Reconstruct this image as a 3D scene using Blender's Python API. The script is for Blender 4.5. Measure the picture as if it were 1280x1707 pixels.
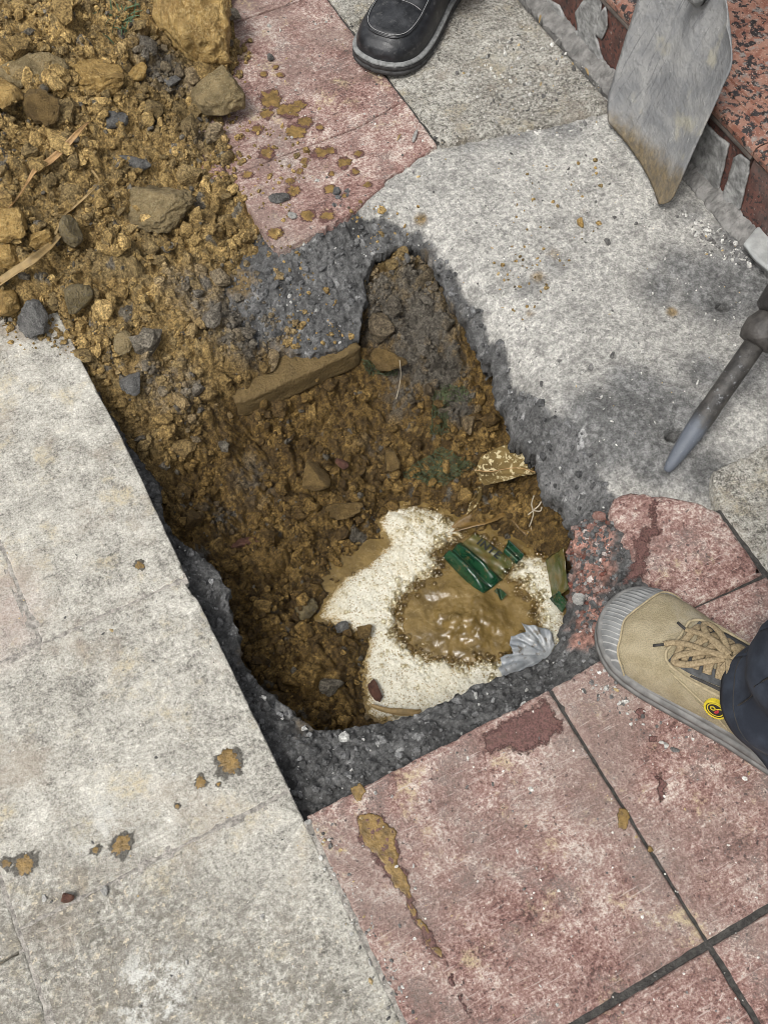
import bpy, bmesh, math, random
import numpy as np
from mathutils import Vector, Matrix
from mathutils.geometry import delaunay_2d_cdt

for o in list(bpy.data.objects): bpy.data.objects.remove(o)
random.seed(7); rng = np.random.default_rng(7)
S = bpy.context.scene
COL = S.collection
rad = math.radians

# ------------------------------------------------------------------ camera, sky, sun, exposure
# world axes follow the paving grid (30 cm tiles), z = 0 is the top of the paving
CAM = np.array([-0.05083438, -0.26179262, 1.14779409])
CR = np.array([0.88577538, -0.46408968, 0.00476865])
CU = np.array([0.40667216, 0.7810559, 0.47388758])
CF = np.array([0.22365092, 0.41781868, -0.88057244])
FPX = 1800.0
cd = bpy.data.cameras.new('camera'); cam = bpy.data.objects.new('camera', cd); COL.objects.link(cam)
cd.sensor_fit = 'HORIZONTAL'; cd.sensor_width = 36.0; cd.lens = 36.0 * FPX / 1280.0
cd.clip_start = 0.01; cd.clip_end = 500
cam.matrix_world = Matrix(((CR[0], CU[0], -CF[0], CAM[0]), (CR[1], CU[1], -CF[1], CAM[1]), (CR[2], CU[2], -CF[2], CAM[2]), (0, 0, 0, 1)))
S.camera = cam
SUN_EL, SUN_AZ = rad(62), rad(205)           # direction the light comes from, azimuth from +x
W = bpy.data.worlds.new('World'); S.world = W; W.use_nodes = True
wn = W.node_tree.nodes; wl = W.node_tree.links; wn.clear()
sky = wn.new('ShaderNodeTexSky'); sky.sky_type = 'NISHITA'; sky.sun_disc = False
sky.sun_elevation = SUN_EL; sky.sun_rotation = math.pi / 2 - SUN_AZ
sky.dust_density = 6.0; sky.air_density = 1.0; sky.ozone_density = 1.0
hs = wn.new('ShaderNodeHueSaturation'); hs.inputs['Saturation'].default_value = 0.22     # overcast: grey cloud light
bg = wn.new('ShaderNodeBackground'); bg.inputs['Strength'].default_value = 0.105
wo = wn.new('ShaderNodeOutputWorld')
wl.new(sky.outputs[0], hs.inputs['Color']); wl.new(hs.outputs[0], bg.inputs[0]); wl.new(bg.outputs[0], wo.inputs[0])
sd = bpy.data.lights.new('sun', 'SUN'); sd.energy = 1.5; sd.angle = rad(16); sd.color = (1.0, 0.97, 0.93)
so = bpy.data.objects.new('sun', sd); COL.objects.link(so)
sv = Vector((math.cos(SUN_EL) * math.cos(SUN_AZ), math.cos(SUN_EL) * math.sin(SUN_AZ), math.sin(SUN_EL)))
so.rotation_euler = sv.to_track_quat('Z', 'Y').to_euler(); so.location = sv * 6
S.view_settings.view_transform = 'Standard'; S.view_settings.look = 'None'
S.view_settings.exposure = 0.42; S.view_settings.gamma = 1.0
S.view_settings.use_curve_mapping = False
S.cycles.use_denoising = True; S.cycles.filter_width = 0.85
S.cycles.max_bounces = 6; S.cycles.transparent_max_bounces = 40

# ------------------------------------------------------------------ geometry helpers
def G(px, py, z=0.0):
    """The point at height z seen at a given place of the photograph (1280 x 1707)."""
    d = CF + CR * ((px - 640) / FPX) + CU * ((853.5 - py) / FPX)
    return CAM + d * ((z - CAM[2]) / d[2])
def GP(pts, z=0.0): return np.array([G(p[0], p[1], p[2] if len(p) > 2 else z) for p in pts])
def G2(pts, z=0.0): return GP(pts, z)[:, :2]

_P = rng.permutation(512); _P = np.concatenate([_P, _P, _P])
_GR = rng.normal(size=(512, 3)); _GR /= np.linalg.norm(_GR, axis=1)[:, None]
def perlin(x, y, z=None):
    x = np.asarray(x, float); y = np.asarray(y, float); z = np.zeros_like(x) + .37 if z is None else np.asarray(z, float)
    xi = np.floor(x).astype(int); yi = np.floor(y).astype(int); zi = np.floor(z).astype(int)
    xf, yf, zf = x - xi, y - yi, z - zi
    u, v, w = (t * t * t * (t * (t * 6 - 15) + 10) for t in (xf, yf, zf))
    xi &= 511; yi &= 511; zi &= 511
    def g(a, b, c):
        h = _P[_P[_P[(xi + a) & 511] + ((yi + b) & 511)] + ((zi + c) & 511)]
        gv = _GR[h]
        return gv[..., 0] * (xf - a) + gv[..., 1] * (yf - b) + gv[..., 2] * (zf - c)
    l = lambda a, b, t: a + t * (b - a)
    return l(l(l(g(0, 0, 0), g(1, 0, 0), u), l(g(0, 1, 0), g(1, 1, 0), u), v), l(l(g(0, 0, 1), g(1, 0, 1), u), l(g(0, 1, 1), g(1, 1, 1), u), v), w)
def fbm(x, y, z=None, s=1.0, o=4, g=.5):
    r = 0; a = 1.0; x = np.asarray(x) ; y = np.asarray(y)
    for i in range(o):
        r = r + a * perlin(x * s + 17.3 * i, y * s + 5.1 * i, None if z is None else np.asarray(z) * s + 3.3 * i)
        a *= g; s *= 2.03
    return r
def smooth(a, b, x):
    t = np.clip((x - a) / (b - a), 0, 1); return t * t * (3 - 2 * t)
def sdf(poly, x, y):
    """signed distance to a closed polygon: negative inside"""
    poly = np.asarray(poly)[:, :2]; sh = x.shape; x = x.ravel(); y = y.ravel()
    d = np.full(x.shape, 1e9); ins = np.zeros(x.shape, bool)
    for (ax, ay), (bx, by) in zip(poly, np.roll(poly, -1, 0)):
        ex, ey = bx - ax, by - ay; L = ex * ex + ey * ey + 1e-18
        t = np.clip(((x - ax) * ex + (y - ay) * ey) / L, 0, 1)
        d = np.minimum(d, (x - ax - t * ex) ** 2 + (y - ay - t * ey) ** 2)
        c = (ay > y) != (by > y)
        xc = ax + (y - ay) * ex / (ey if abs(ey) > 1e-12 else 1e-12)
        ins ^= c & (x < xc)
    d = np.sqrt(d); return np.where(ins, -d, d).reshape(sh)
def rbf(ctrl):
    """height surface through control points (x, y, z)"""
    c = np.asarray(ctrl, float); P = c[:, :2]; n = len(P)
    K = np.sqrt(((P[:, None] - P[None]) ** 2).sum(-1)) - np.eye(n) * 0.004
    A = np.zeros((n + 3, n + 3)); A[:n, :n] = K; A[:n, n] = 1; A[:n, n + 1:] = P; A[n, :n] = 1; A[n + 1:, :n] = P.T
    w = np.linalg.solve(A, np.concatenate([c[:, 2], np.zeros(3)]))
    def f(x, y):
        sh = x.shape; q = np.stack([x.ravel(), y.ravel()], 1); out = np.empty(len(q))
        for i in range(0, len(q), 20000):
            k = q[i:i + 20000]
            out[i:i + 20000] = np.sqrt(((k[:, None] - P[None]) ** 2).sum(-1)) @ w[:n] + w[n] + k @ w[n + 1:]
        return out.reshape(sh)
    return f
def coarse(f, U, V, step=4):
    """evaluate f on every step-th row and column, bilinear between"""
    n, m = U.shape
    ii = np.unique(np.append(np.arange(0, n, step), n - 1)); jj = np.unique(np.append(np.arange(0, m, step), m - 1))
    c = f(U[np.ix_(ii, jj)], V[np.ix_(ii, jj)])
    t = np.array([np.interp(np.arange(m), jj, r) for r in c])
    return np.array([np.interp(np.arange(n), ii, t[:, k]) for k in range(m)]).T

def mesh_np(name, V, F, mat=None, smooth_sh=True, cols=None, attrs=None):
    """mesh from numpy arrays: V (n,3), F (m,3) or (m,4)"""
    V = np.ascontiguousarray(V, np.float32); F = np.ascontiguousarray(F, np.int32)
    me = bpy.data.meshes.new(name); k = F.shape[1]
    me.vertices.add(len(V)); me.vertices.foreach_set('co', V.ravel())
    me.loops.add(F.size); me.loops.foreach_set('vertex_index', F.ravel())
    me.polygons.add(len(F)); me.polygons.foreach_set('loop_start', np.arange(0, F.size, k, dtype=np.int32))
    try: me.polygons.foreach_set('loop_total', np.full(len(F), k, np.int32))
    except Exception: pass
    me.polygons.foreach_set('use_smooth', np.full(len(F), smooth_sh))
    me.update(calc_edges=True)
    if cols is not None:
        a = me.attributes.new('Col', 'FLOAT_COLOR', 'POINT')
        c = np.ones((len(V), 4), np.float32); c[:, :3] = cols; a.data.foreach_set('color', c.ravel())
    for kx, vx in (attrs or {}).items():
        a = me.attributes.new(kx, 'FLOAT', 'POINT'); a.data.foreach_set('value', np.ascontiguousarray(vx, np.float32))
    if mat: me.materials.append(mat)
    return me
def link(name, me, parent=None, label=None, cat=None, group=None, kind=None):
    o = bpy.data.objects.new(name, me); COL.objects.link(o)
    if parent: o.parent = parent
    if label: o['label'] = label
    if cat: o['category'] = cat
    if group: o['group'] = group
    if kind: o['kind'] = kind
    return o
def empty(name, loc=(0, 0, 0), label=None, cat=None, group=None, kind=None):
    o = link(name, None, None, label, cat, group, kind); o.location = loc; o.empty_display_size = .02; return o
def under(o, root):
    """parent o (built in world coordinates) to root, keeping its place"""
    o.parent = root; o.matrix_parent_inverse = Matrix.Translation(root.location).inverted() if root.parent is None else Matrix()
    return o
def rebase(o):
    """move a mesh object's origin to its own base"""
    n = len(o.data.vertices); v = np.empty(n * 3, np.float32); o.data.vertices.foreach_get('co', v); v = v.reshape(-1, 3)
    c = np.array([v[:, 0].mean(), v[:, 1].mean(), v[:, 2].min()], np.float32)
    o.data.vertices.foreach_set('co', (v - c).ravel()); o.location = c; o.data.update(); return o
def grid_faces(n, m, keep=None):
    i, j = np.meshgrid(np.arange(n - 1), np.arange(m - 1), indexing='ij'); a = (i * m + j).ravel()
    F = np.stack([a, a + m, a + m + 1, a + 1], 1)
    if keep is not None: F = F[keep.ravel()[F].all(1)]
    return F
def compact(V, F, *arrs):
    u, inv = np.unique(F, return_inverse=True)
    return (V[u], inv.reshape(F.shape)) + tuple(a[u] for a in arrs)
def border(F):
    e = np.concatenate([F[:, [k, (k + 1) % F.shape[1]]] for k in range(F.shape[1])])
    key = np.sort(e, 1); kk = key[:, 0].astype(np.int64) * 10 ** 8 + key[:, 1]
    u, ix, ct = np.unique(kk, return_index=True, return_counts=True)
    return e[ix[ct == 1]]

# ------------------------------------------------------------------ material helpers
class N:
    def __init__(s, name):
        s.m = bpy.data.materials.new(name); s.m.use_nodes = True; s.t = s.m.node_tree; s.t.nodes.clear()
        s.out = s.t.nodes.new('ShaderNodeOutputMaterial'); s.b = s.t.nodes.new('ShaderNodeBsdfPrincipled')
        s.t.links.new(s.b.outputs[0], s.out.inputs[0]); s._p = None
    def n(s, ty, **k):
        x = s.t.nodes.new('ShaderNode' + ty)
        for a, v in k.items(): setattr(x, a, v)
        return x
    def put(s, sock, v):
        if hasattr(v, 'is_output') or isinstance(v, bpy.types.NodeSocket): s.t.links.new(v, sock)
        elif isinstance(v, (tuple, list)) and len(v) == 3 and sock.type == 'RGBA': sock.default_value = (*v, 1)
        else: sock.default_value = v
    def pos(s):
        if s._p is None: s._p = s.n('NewGeometry').outputs['Position']
        return s._p
    def obj(s): return s.n('TexCoord').outputs['Object']
    def noise(s, scale, detail=3, rough=.55, dist=0.0, vec=None):
        x = s.n('TexNoise'); s.put(x.inputs['Vector'], vec if vec is not None else s.pos())
        x.inputs['Scale'].default_value = scale; x.inputs['Detail'].default_value = detail
        x.inputs['Roughness'].default_value = rough; x.inputs['Distortion'].default_value = dist
        return x.outputs['Fac']
    def voro(s, scale, feature='F1', vec=None, out='Distance', rnd=1.0):
        x = s.n('TexVoronoi', feature=feature); s.put(x.inputs['Vector'], vec if vec is not None else s.pos())
        x.inputs['Scale'].default_value = scale; x.inputs['Randomness'].default_value = rnd; return x.outputs[out]
    def wave(s, scale, vec=None, axis='X', dist=0.0):
        x = s.n('TexWave', bands_direction=axis); s.put(x.inputs['Vector'], vec if vec is not None else s.pos())
        x.inputs['Scale'].default_value = scale; x.inputs['Distortion'].default_value = dist; return x.outputs['Fac']
    def ramp(s, fac, a, b, lo=0.0, hi=1.0):
        x = s.n('MapRange'); x.interpolation_type = 'SMOOTHSTEP'; s.put(x.inputs[0], fac)
        for i, v in zip((1, 2, 3, 4), (a, b, lo, hi)): x.inputs[i].default_value = v
        return x.outputs[0]
    def mix(s, f, a, b, mode='MIX'):
        x = s.n('Mix', data_type='RGBA', blend_type=mode); s.put(x.inputs[0], f); s.put(x.inputs[6], a); s.put(x.inputs[7], b); return x.outputs[2]
    def mth(s, op, a, b=0.0, clamp=False):
        x = s.n('Math', operation=op, use_clamp=clamp); s.put(x.inputs[0], a); s.put(x.inputs[1], b); return x.outputs[0]
    def att(s, name, out='Color'): return s.n('Attribute', attribute_name=name).outputs[out]
    def bump(s, h, dist=.001, strength=1.0, nrm=None):
        x = s.n('Bump'); s.put(x.inputs['Height'], h); x.inputs['Distance'].default_value = dist; x.inputs['Strength'].default_value = strength
        if nrm is not None: s.put(x.inputs['Normal'], nrm)
        return x.outputs[0]
    def fin(s, col=None, rough=None, nrm=None, **k):
        if col is not None: s.put(s.b.inputs['Base Color'], col)
        if rough is not None: s.put(s.b.inputs['Roughness'], rough)
        if nrm is not None: s.put(s.b.inputs['Normal'], nrm)
        for a, v in k.items(): s.put(s.b.inputs[a.replace('_', ' ')], v)
        return s.m
def plain(name, c, rough=.6, var=.25, scale=90, bump=.0006, bscale=500, **k):
    q = N(name); v = q.noise(scale, 4)
    col = q.mix(q.ramp(v, .3, .7), tuple(x * (1 - var) for x in c), tuple(min(1, x * (1 + var)) for x in c))
    return q.fin(col, rough, q.bump(q.noise(bscale, 3), bump), **k)

def spotmask(q, px, py, R, z=0.0):
    """soft mask around a place of the paving, for a stain"""
    c = G(px, py, z); d = q.n('VectorMath', operation='DISTANCE'); q.put(d.inputs[0], q.pos()); d.inputs[1].default_value = tuple(c); return q.ramp(d.outputs['Value'], R, R * .35)
def scuffs(q, ang, sx, sy, seed=0.0):
    """thin scratches and smears along one direction"""
    m_ = q.n('Mapping'); q.put(m_.inputs['Vector'], q.pos()); m_.inputs['Rotation'].default_value = (0, 0, ang); m_.inputs['Location'].default_value = (seed, seed, 0); m_.inputs['Scale'].default_value = (sx, sy, 1); return q.noise(1.0, 6, .7, .3, m_.outputs[0])
def cramp(q, fac, stops):
    x = q.n('ValToRGB'); q.put(x.inputs[0], fac); e = x.color_ramp.elements
    while len(e) < len(stops): e.new(.5)
    for k, (p, c) in zip(e, stops): k.position = p; k.color = (*c, 1)
    return x.outputs[0]
def vsum(q, terms, base=.5):
    """base plus weighted noise deviations"""
    v = base
    for f, w in terms: v = q.mth('ADD', v, q.mth('MULTIPLY', q.mth('SUBTRACT', f, .5), w))
    return v
def grey_stone(name, dark=0.0, lum=1.0, con=1.0):
    q = N(name); f1 = q.noise(420, 3, .7); f2 = q.noise(190, 4, .7); br = q.noise(34, 9, .75); cl = q.noise(6, 6, .6)
    v = vsum(q, [(f1, 1.7 * con), (f2, 1.9 * con), (br, 1.5), (cl, .9)], .54)
    a = cramp(q, v, [(.0, (.085, .082, .074)), (.26, (.23, .223, .205)), (.52, (.41, .40, .37)), (.78, (.56, .55, .515)), (1.0, (.74, .735, .70))])
    a = q.mix(q.mth('MULTIPLY', q.ramp(q.noise(15, 8, .72), .52, .66), q.ramp(f2, .40, .60, .2, .8), True), a, (.50, .43, .29))
    a = q.mix(q.mth('MULTIPLY', q.ramp(q.noise(9, 6, .65), .52, .66), .5), a, (.29, .24, .19))
    pk = q.mth('MAXIMUM', spotmask(q, -20, 1035, .085), q.mth('MULTIPLY', spotmask(q, 20, 1000, .05), .6)); a = q.mix(q.mth('MULTIPLY', pk, q.ramp(br, .30, .60, .1, .45)), a, (.34, .235, .22))
    dm = q.mth('MAXIMUM', q.mth('MAXIMUM', spotmask(q, 150, 1640, .20), spotmask(q, 420, 1690, .16)), spotmask(q, 40, 1560, .10)) if not dark else dark
    a = q.mix(q.mth('MULTIPLY', dm, q.ramp(q.noise(150, 5, .75), .56, .42, 0, .62)), a, (.115, .108, .094))
    a = q.mix(q.mth('MULTIPLY', dm, q.ramp(q.noise(20, 8, .7), .42, .64, 0, .6)), a, (.17, .155, .132)); a = q.mix(q.mth('MULTIPLY', dm, q.ramp(q.noise(130, 5, .7), .57, .66)), a, (.56, .50, .40))
    wm_ = q.mth('MULTIPLY', q.mth('MAXIMUM', q.mth('MULTIPLY', spotmask(q, 255, 1655, .055), .9), q.mth('MULTIPLY', spotmask(q, 175, 1378, .05), .5)), q.ramp(q.noise(45, 9, .8), .47, .58)); a = q.mix(wm_, a, (.64, .65, .64))
    a = q.mix(q.ramp(q.noise(55, 9, .8), .635, .68, 0, .75), a, (.68, .68, .65))
    a = q.mix(q.ramp(scuffs(q, .6, 18, 260), .59, .67, 0, .4), a, (.62, .61, .58)); a = q.mix(q.ramp(scuffs(q, -.35, 14, 220, 3.0), .60, .68, 0, .35), a, (.18, .175, .16))
    a = q.mix(1.0, a, (lum * 1.0, lum * .982, lum * .93), 'MULTIPLY')
    return q.fin(a, q.ramp(f1, .3, .7, .75, .95), q.bump(v, .0012, .9))
def red_stone(name, dust=.5, wet=0.0):
    q = N(name); f1 = q.noise(400, 4, .72); f2 = q.noise(170, 5, .72); br = q.noise(24, 9, .76); cl = q.noise(5.5, 6, .62)
    v = vsum(q, [(f1, 1.8), (f2, 1.9), (br, 1.9), (cl, 1.3)], .44 + .10 * dust)
    a = cramp(q, v, [(.0, (.075, .042, .037)), (.20, (.175, .094, .083)), (.42, (.275, .165, .148)), (.60, (.37, .258, .234)), (.80, (.50, .41, .375)), (1.0, (.68, .625, .58))])
    a = q.mix(q.mth('MULTIPLY', q.ramp(q.noise(19, 8, .75), .50, .64), q.ramp(f1, .62, .42), True), a, (.19, .155, .145))                  # grey dirt
    a = q.mix(q.ramp(q.noise(4.5, 6, .6), .46, .64, 0, .5), a, (.245, .205, .185))
    a = q.mix(q.mth('MULTIPLY', q.ramp(q.noise(13, 10, .8), .555, .64), q.ramp(f2, .36, .58, .1, .85), True), a, (.54, .46, .30))     # cream mortar smears
    a = q.mix(q.ramp(q.noise(48, 10, .82), .59, .66, 0, .9), a, (.64, .60, .57))
    a = q.mix(q.ramp(scuffs(q, .5, 16, 240), .58, .66, 0, .55), a, (.58, .53, .50)); a = q.mix(q.ramp(scuffs(q, -.7, 12, 200, 5.0), .59, .67, 0, .45), a, (.14, .075, .07))
    a = q.mix(q.ramp(q.noise(160, 4), .62, .69, 0, .8), a, (.055, .042, .042)); a = q.mix(1.0, a, (1.04, .995, .945), 'MULTIPLY')
    return q.fin(a, q.ramp(f1, .3, .7, .7, .92), q.bump(v, .0012, .9))
M = {}
M['grey'] = M['grey_dirty'] = M['grey_pink'] = grey_stone('grey_stone', con=.72); M['grey_green'] = grey_stone('grey_stone_coarse', .30, .84, 1.3)
M['red'] = red_stone('red_stone', .35); M['red_dusty'] = red_stone('red_stone_dusty', .6)
# soil: colour by attribute, damp by attribute
q = N('soil'); c = q.att('Col'); wet = q.att('wet', 'Fac'); f = q.noise(380, 4, .7); g = q.noise(150, 5, .68)
c = q.mix(1.0, c, q.mix(q.ramp(f, .32, .68), (.46, .44, .42), (1.60, 1.58, 1.54)), 'MULTIPLY')
c = q.mix(1.0, c, q.mix(q.ramp(g, .34, .66), (.62, .60, .58), (1.34, 1.33, 1.30)), 'MULTIPLY')
r_ = q.mth('SUBTRACT', q.ramp(f, .3, .7, .74, .92), q.mth('MULTIPLY', wet, .42))
M['soil'] = q.fin(c, r_, q.bump(q.mth('ADD', f, g), .0030, 1.0), Specular_IOR_Level=.3)
q = N('mortar'); c = q.att('Col'); f = q.noise(360, 4, .72); g = q.noise(140, 5, .7)
c = q.mix(1.0, c, q.mix(q.ramp(f, .34, .66), (.70, .70, .70), (1.26, 1.26, 1.25)), 'MULTIPLY')
c = q.mix(1.0, c, q.mix(q.ramp(g, .36, .64), (.68, .68, .68), (1.28, 1.28, 1.27)), 'MULTIPLY')
M['mortar'] = q.fin(c, .92, q.bump(q.mth('ADD', f, g), .0022, 1.0))
def rockmat(name, a, b, c3, rough=.75, sc=60):
    q = N(name); n1 = q.noise(sc, 5, .65); n2 = q.noise(sc * 6, 4, .65); n3 = q.noise(sc * .45, 3)
    c = q.mix(q.ramp(n1, .36, .62), a, b); c = q.mix(q.ramp(n2, .50, .64, 0, .7), c, c3); c = q.mix(q.ramp(n2, .44, .32, 0, .7), c, tuple(x * .5 for x in a)); c = q.mix(q.ramp(n3, .5, .66, 0, .55), c, tuple(x * .55 for x in a)); c = q.mix(q.ramp(q.noise(sc * 2.2, 8, .78), .54, .66, 0, .65), c, tuple(min(1, x * 1.35) for x in c3)); c = q.mix(q.ramp(q.noise(sc * 1.3, 8, .78), .44, .34, 0, .6), c, tuple(x * .4 for x in a))
    c = q.mix(q.ramp(q.noise(sc * 11, 2), .36, .22, 0, .7), c, tuple(min(1, x * 1.7) for x in b))
    return q.fin(c, rough, q.bump(q.mth('ADD', q.mth('MULTIPLY', n2, .8), n1), .0065, 1.0))
M['rock_ochre'] = rockmat('rock_ochre', (.24, .145, .036), (.42, .27, .085), (.50, .36, .15), .55, 45)
M['rock_pale'] = rockmat('rock_pale', (.31, .19, .055), (.47, .315, .11), (.56, .42, .20), .6, 40)
M['rock_tan'] = rockmat('rock_tan', (.19, .14, .062), (.30, .225, .11), (.33, .275, .16), .8)
M['rock_olive'] = rockmat('rock_olive', (.15, .115, .05), (.235, .185, .095), (.11, .10, .08), .8)
M['rock_grey'] = rockmat('rock_grey', (.095, .093, .088), (.18, .176, .165), (.27, .265, .25), .85, 90)
M['rock_mud'] = rockmat('rock_mud', (.12, .075, .022), (.20, .13, .045), (.25, .17, .07), .5, 80)
M['rock_red'] = rockmat('rock_red', (.12, .05, .035), (.19, .085, .055), (.16, .09, .06), .6, 120)
M['brick_bit'] = rockmat('brick_bit', (.33, .13, .095), (.46, .26, .21), (.62, .50, .45), .9, 150)
M['chip'] = rockmat('chip', (.45, .44, .41), (.62, .61, .58), (.7, .68, .62), .85, 160)

# ------------------------------------------------------------------ the setting: paving tiles on a mortar bed
pave = empty('pavement', (0, 0, 0), kind='structure', label='red and grey stone paving round the dug hole')
def densify(poly, step):
    poly = np.asarray(poly, float); out = []
    for a, b in zip(poly, np.roll(poly, -1, 0)):
        n = max(1, int(np.linalg.norm(b - a) / step)); out += [a + (b - a) * k / n for k in range(n)]
    return np.array(out)
def tile(poly, mat, rough=.0009, top=0.0, thick=.03, chip=.0016, seed=0, name='paving_tile', parent=pave, roughs=None):
    """a slab with worn, slightly wavy edges; roughs: {edge index: jitter} for broken edges"""
    p = np.asarray(poly, float)
    if ((p[:, 0] * np.roll(p[:, 1], -1) - np.roll(p[:, 0], -1) * p[:, 1]).sum()) < 0: p = p[::-1]
    d = densify(p, .0035); nrm = np.roll(d, -1, 0) - np.roll(d, 1, 0); nrm = np.stack([nrm[:, 1], -nrm[:, 0]], 1); nrm /= np.linalg.norm(nrm, axis=1)[:, None] + 1e-9
    j = fbm(d[:, 0], d[:, 1], np.full(len(d), seed * 3.1), 35, 4, .6); j2 = np.clip(perlin(d[:, 0] * 60, d[:, 1] * 60, np.full(len(d), seed + 9.0)) - .32, 0, 1) * .02
    r = np.full(len(d), rough)
    if roughs is not None:
        for (a, b, amp) in roughs:
            a, b = np.array(a), np.array(b); e = b - a; t = np.clip(((d - a) @ e) / (e @ e), 0, 1); dist = np.linalg.norm(d - a - t[:, None] * e, axis=1); r = np.where(dist < .012, amp, r)
    d = d - nrm * (np.abs(j) * r * 2 + j2 * np.minimum(1, r / .0006))[:, None]
    n = len(d); rings = []
    for off, z in ((chip * 1.6, top), (chip * .7, top - chip * .35), (0.0, top - chip * 1.1), (-.0004, top - thick)):
        jj = (1 + .8 * j)[:, None]
        rings.append(np.column_stack([d - nrm * off * jj, np.full(n, z)]))
    top_ = rings[0]; lo_, hi_ = top_[:, :2].min(0), top_[:, :2].max(0)
    qx, qy = np.meshgrid(np.arange(lo_[0], hi_[0], .007), np.arange(lo_[1], hi_[1], .007)); qx = qx + rng.uniform(-.002, .002, qx.shape); qy = qy + rng.uniform(-.002, .002, qy.shape)
    inn = sdf(top_, qx, qy) < -.003; ip = np.column_stack([qx[inn], qy[inn]])
    allp = np.concatenate([top_[:, :2], ip]); vo, _, fo, ov, _, _ = delaunay_2d_cdt([Vector(p) for p in allp], [], [list(range(n))], 1, 1e-7)
    V = [(p[0], p[1], top + .0007 * h_) for p, h_ in zip(vo, fbm(np.array([p[0] for p in vo]), np.array([p[1] for p in vo]), None, 14, 4, .6))]
    back = {}
    for i, l in enumerate(ov):
        for k in l: back.setdefault(k, i)
    idx = [[back[i] for i in range(n)]]; FF = [tuple(f) for f in fo]; nt = len(FF)
    for r in rings[1:]:
        idx.append(list(range(len(V), len(V) + n))); V += [tuple(p) for p in r]
    for k in range(3):
        for i in range(n):
            i2 = (i + 1) % n; f = (idx[k][i], idx[k + 1][i], idx[k + 1][i2], idx[k][i2])
            if len(set(f)) == 4: FF.append(f)
    me = bpy.data.meshes.new(name); me.from_pydata(V, [], FF); me.materials.append(mat)
    me.polygons.foreach_set('use_smooth', [True] * len(me.polygons)); me.update()
    o = link(name, me); rebase(o); o.parent = parent; return o
def rect(x0, x1, y0, y1): return [(x0, y0), (x1, y0), (x1, y1), (x0, y1)]
g_ = .0007
k_ = 0
def T(poly, m, **k):
    global k_; k_ += 1; return tile(poly, M[m], seed=k_, **k)
# grey column on the left of the hole
edge = G2([(95, 512), (150, 625), (208, 735), (262, 850), (310, 955), (312, 975), (332, 1000), (420, 1182), (500, 1345)])
edge = edge - np.array([.001, 0])
ex = float(np.interp(.312, edge[::-1, 1], edge[::-1, 0]))
T([(-.1815, .3125), (ex - .002, .3125)] + [tuple(e) for e in edge[::-1] if e[1] > .318] + [(-.012, .764), (-.1815, .77)], 'grey', roughs=[(edge[4], edge[5], .003)])
T([(-.302, .0325), (-.003, .0325)] + [tuple(e) for e in edge[::-1] if .04 < e[1] < .306] + [(ex - .004, .3115), (-.302, .3115)], 'grey', roughs=[(edge[5], edge[6], .003)])
T(rect(-.302, -.0035, -.27, .0315), 'grey_dirty', top=-.0003); T(rect(-.302, -.004, -.572, -.272), 'grey_dirty')
T(rect(-.485, -.183, .3125, .612), 'grey_pink', top=-.0004); T(rect(-.485, -.183, .614, .914), 'grey')
T(rect(-.605, -.304, .012, .311), 'grey'); T(rect(-.605, -.304, -.29, .010), 'grey_dirty')
T(rect(-.605, -.304, -.592, -.292), 'grey')
T(rect(-.1815, -.004, .772, 1.07), 'grey'); T(rect(-.1815, -.004, 1.073, 1.37), 'grey'); T(rect(-.485, -.183, .916, 1.216), 'grey')
# red columns
T(rect(.0005, .2988, -.2955, .0), 'red', roughs=[((0, 0), (.3, 0), .0022)])
T([(.3022, -.2955), (.5985, -.2955), (.5985, .0), (.50, .006), (.45, .006), (.3022, .0)], 'red_dusty', roughs=[((.3, 0), (.45, .006), .003)])
T(rect(.0005, .2975, -.602, -.3025), 'red'); T(rect(.3035, .5985, -.602, -.3025), 'red')
T([(.462, .0095), (.5985, .0045), (.602, .095), (.588, .119), (.553, .148), (.523, .1715), (.499, .1715), (.486, .162), (.479, .135), (.474, .10), (.466, .06)], 'red_dusty', top=-.001, chip=.0035,
  roughs=[((.602, .095), (.523, .1715), .004), ((.486, .162), (.462, .0095), .007)])
ru = G2([(590, 352), (612, 330), (650, 300), (700, 262), (729, 241)])
T([(.2995, .714), (.36, .7195)] + [tuple(p) for p in ru] + [(.5975, .80), (.5985, .898), (.509, .879), (.30, .877)], 'red_dusty', top=.0, roughs=[((.3, .714), (.43, .72), .003), ((.43, .72), (.6, .79), .005)])
T([(.3005, .879), (.509, .881), (.5985, .900), (.5985, 1.18), (.3005, 1.18)], 'red_dusty', top=-.0008); T(rect(.3005, .5985, 1.182, 1.48), 'red')
T(rect(.0005, .2985, .88, 1.18), 'red'); T(rect(.0005, .2985, 1.182, 1.48), 'red')
# grey column on the right
T([(.6015, .790), (.625, .786), (.66, .780), (.717, .768), (.78, .752), (.876, .737), (.876, 1.09), (.6015, 1.09)], 'grey_green', top=-.001, chip=.004, roughs=[((.6, .79), (.717, .768), .006), ((.717, .768), (.876, .737), .005)])
T(rect(.6015, .876, 1.092, 1.39), 'grey_green')
T([(.6045, -.15), (.876, -.15), (.876, .147), (.70, .1495), (.63, .1475), (.617, .128), (.606, .10)], 'grey_green', top=-.003, roughs=[((.7, .15), (.63, .1475), .004)])
T(rect(.6015, .876, -.452, -.153), 'grey_green')
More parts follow.
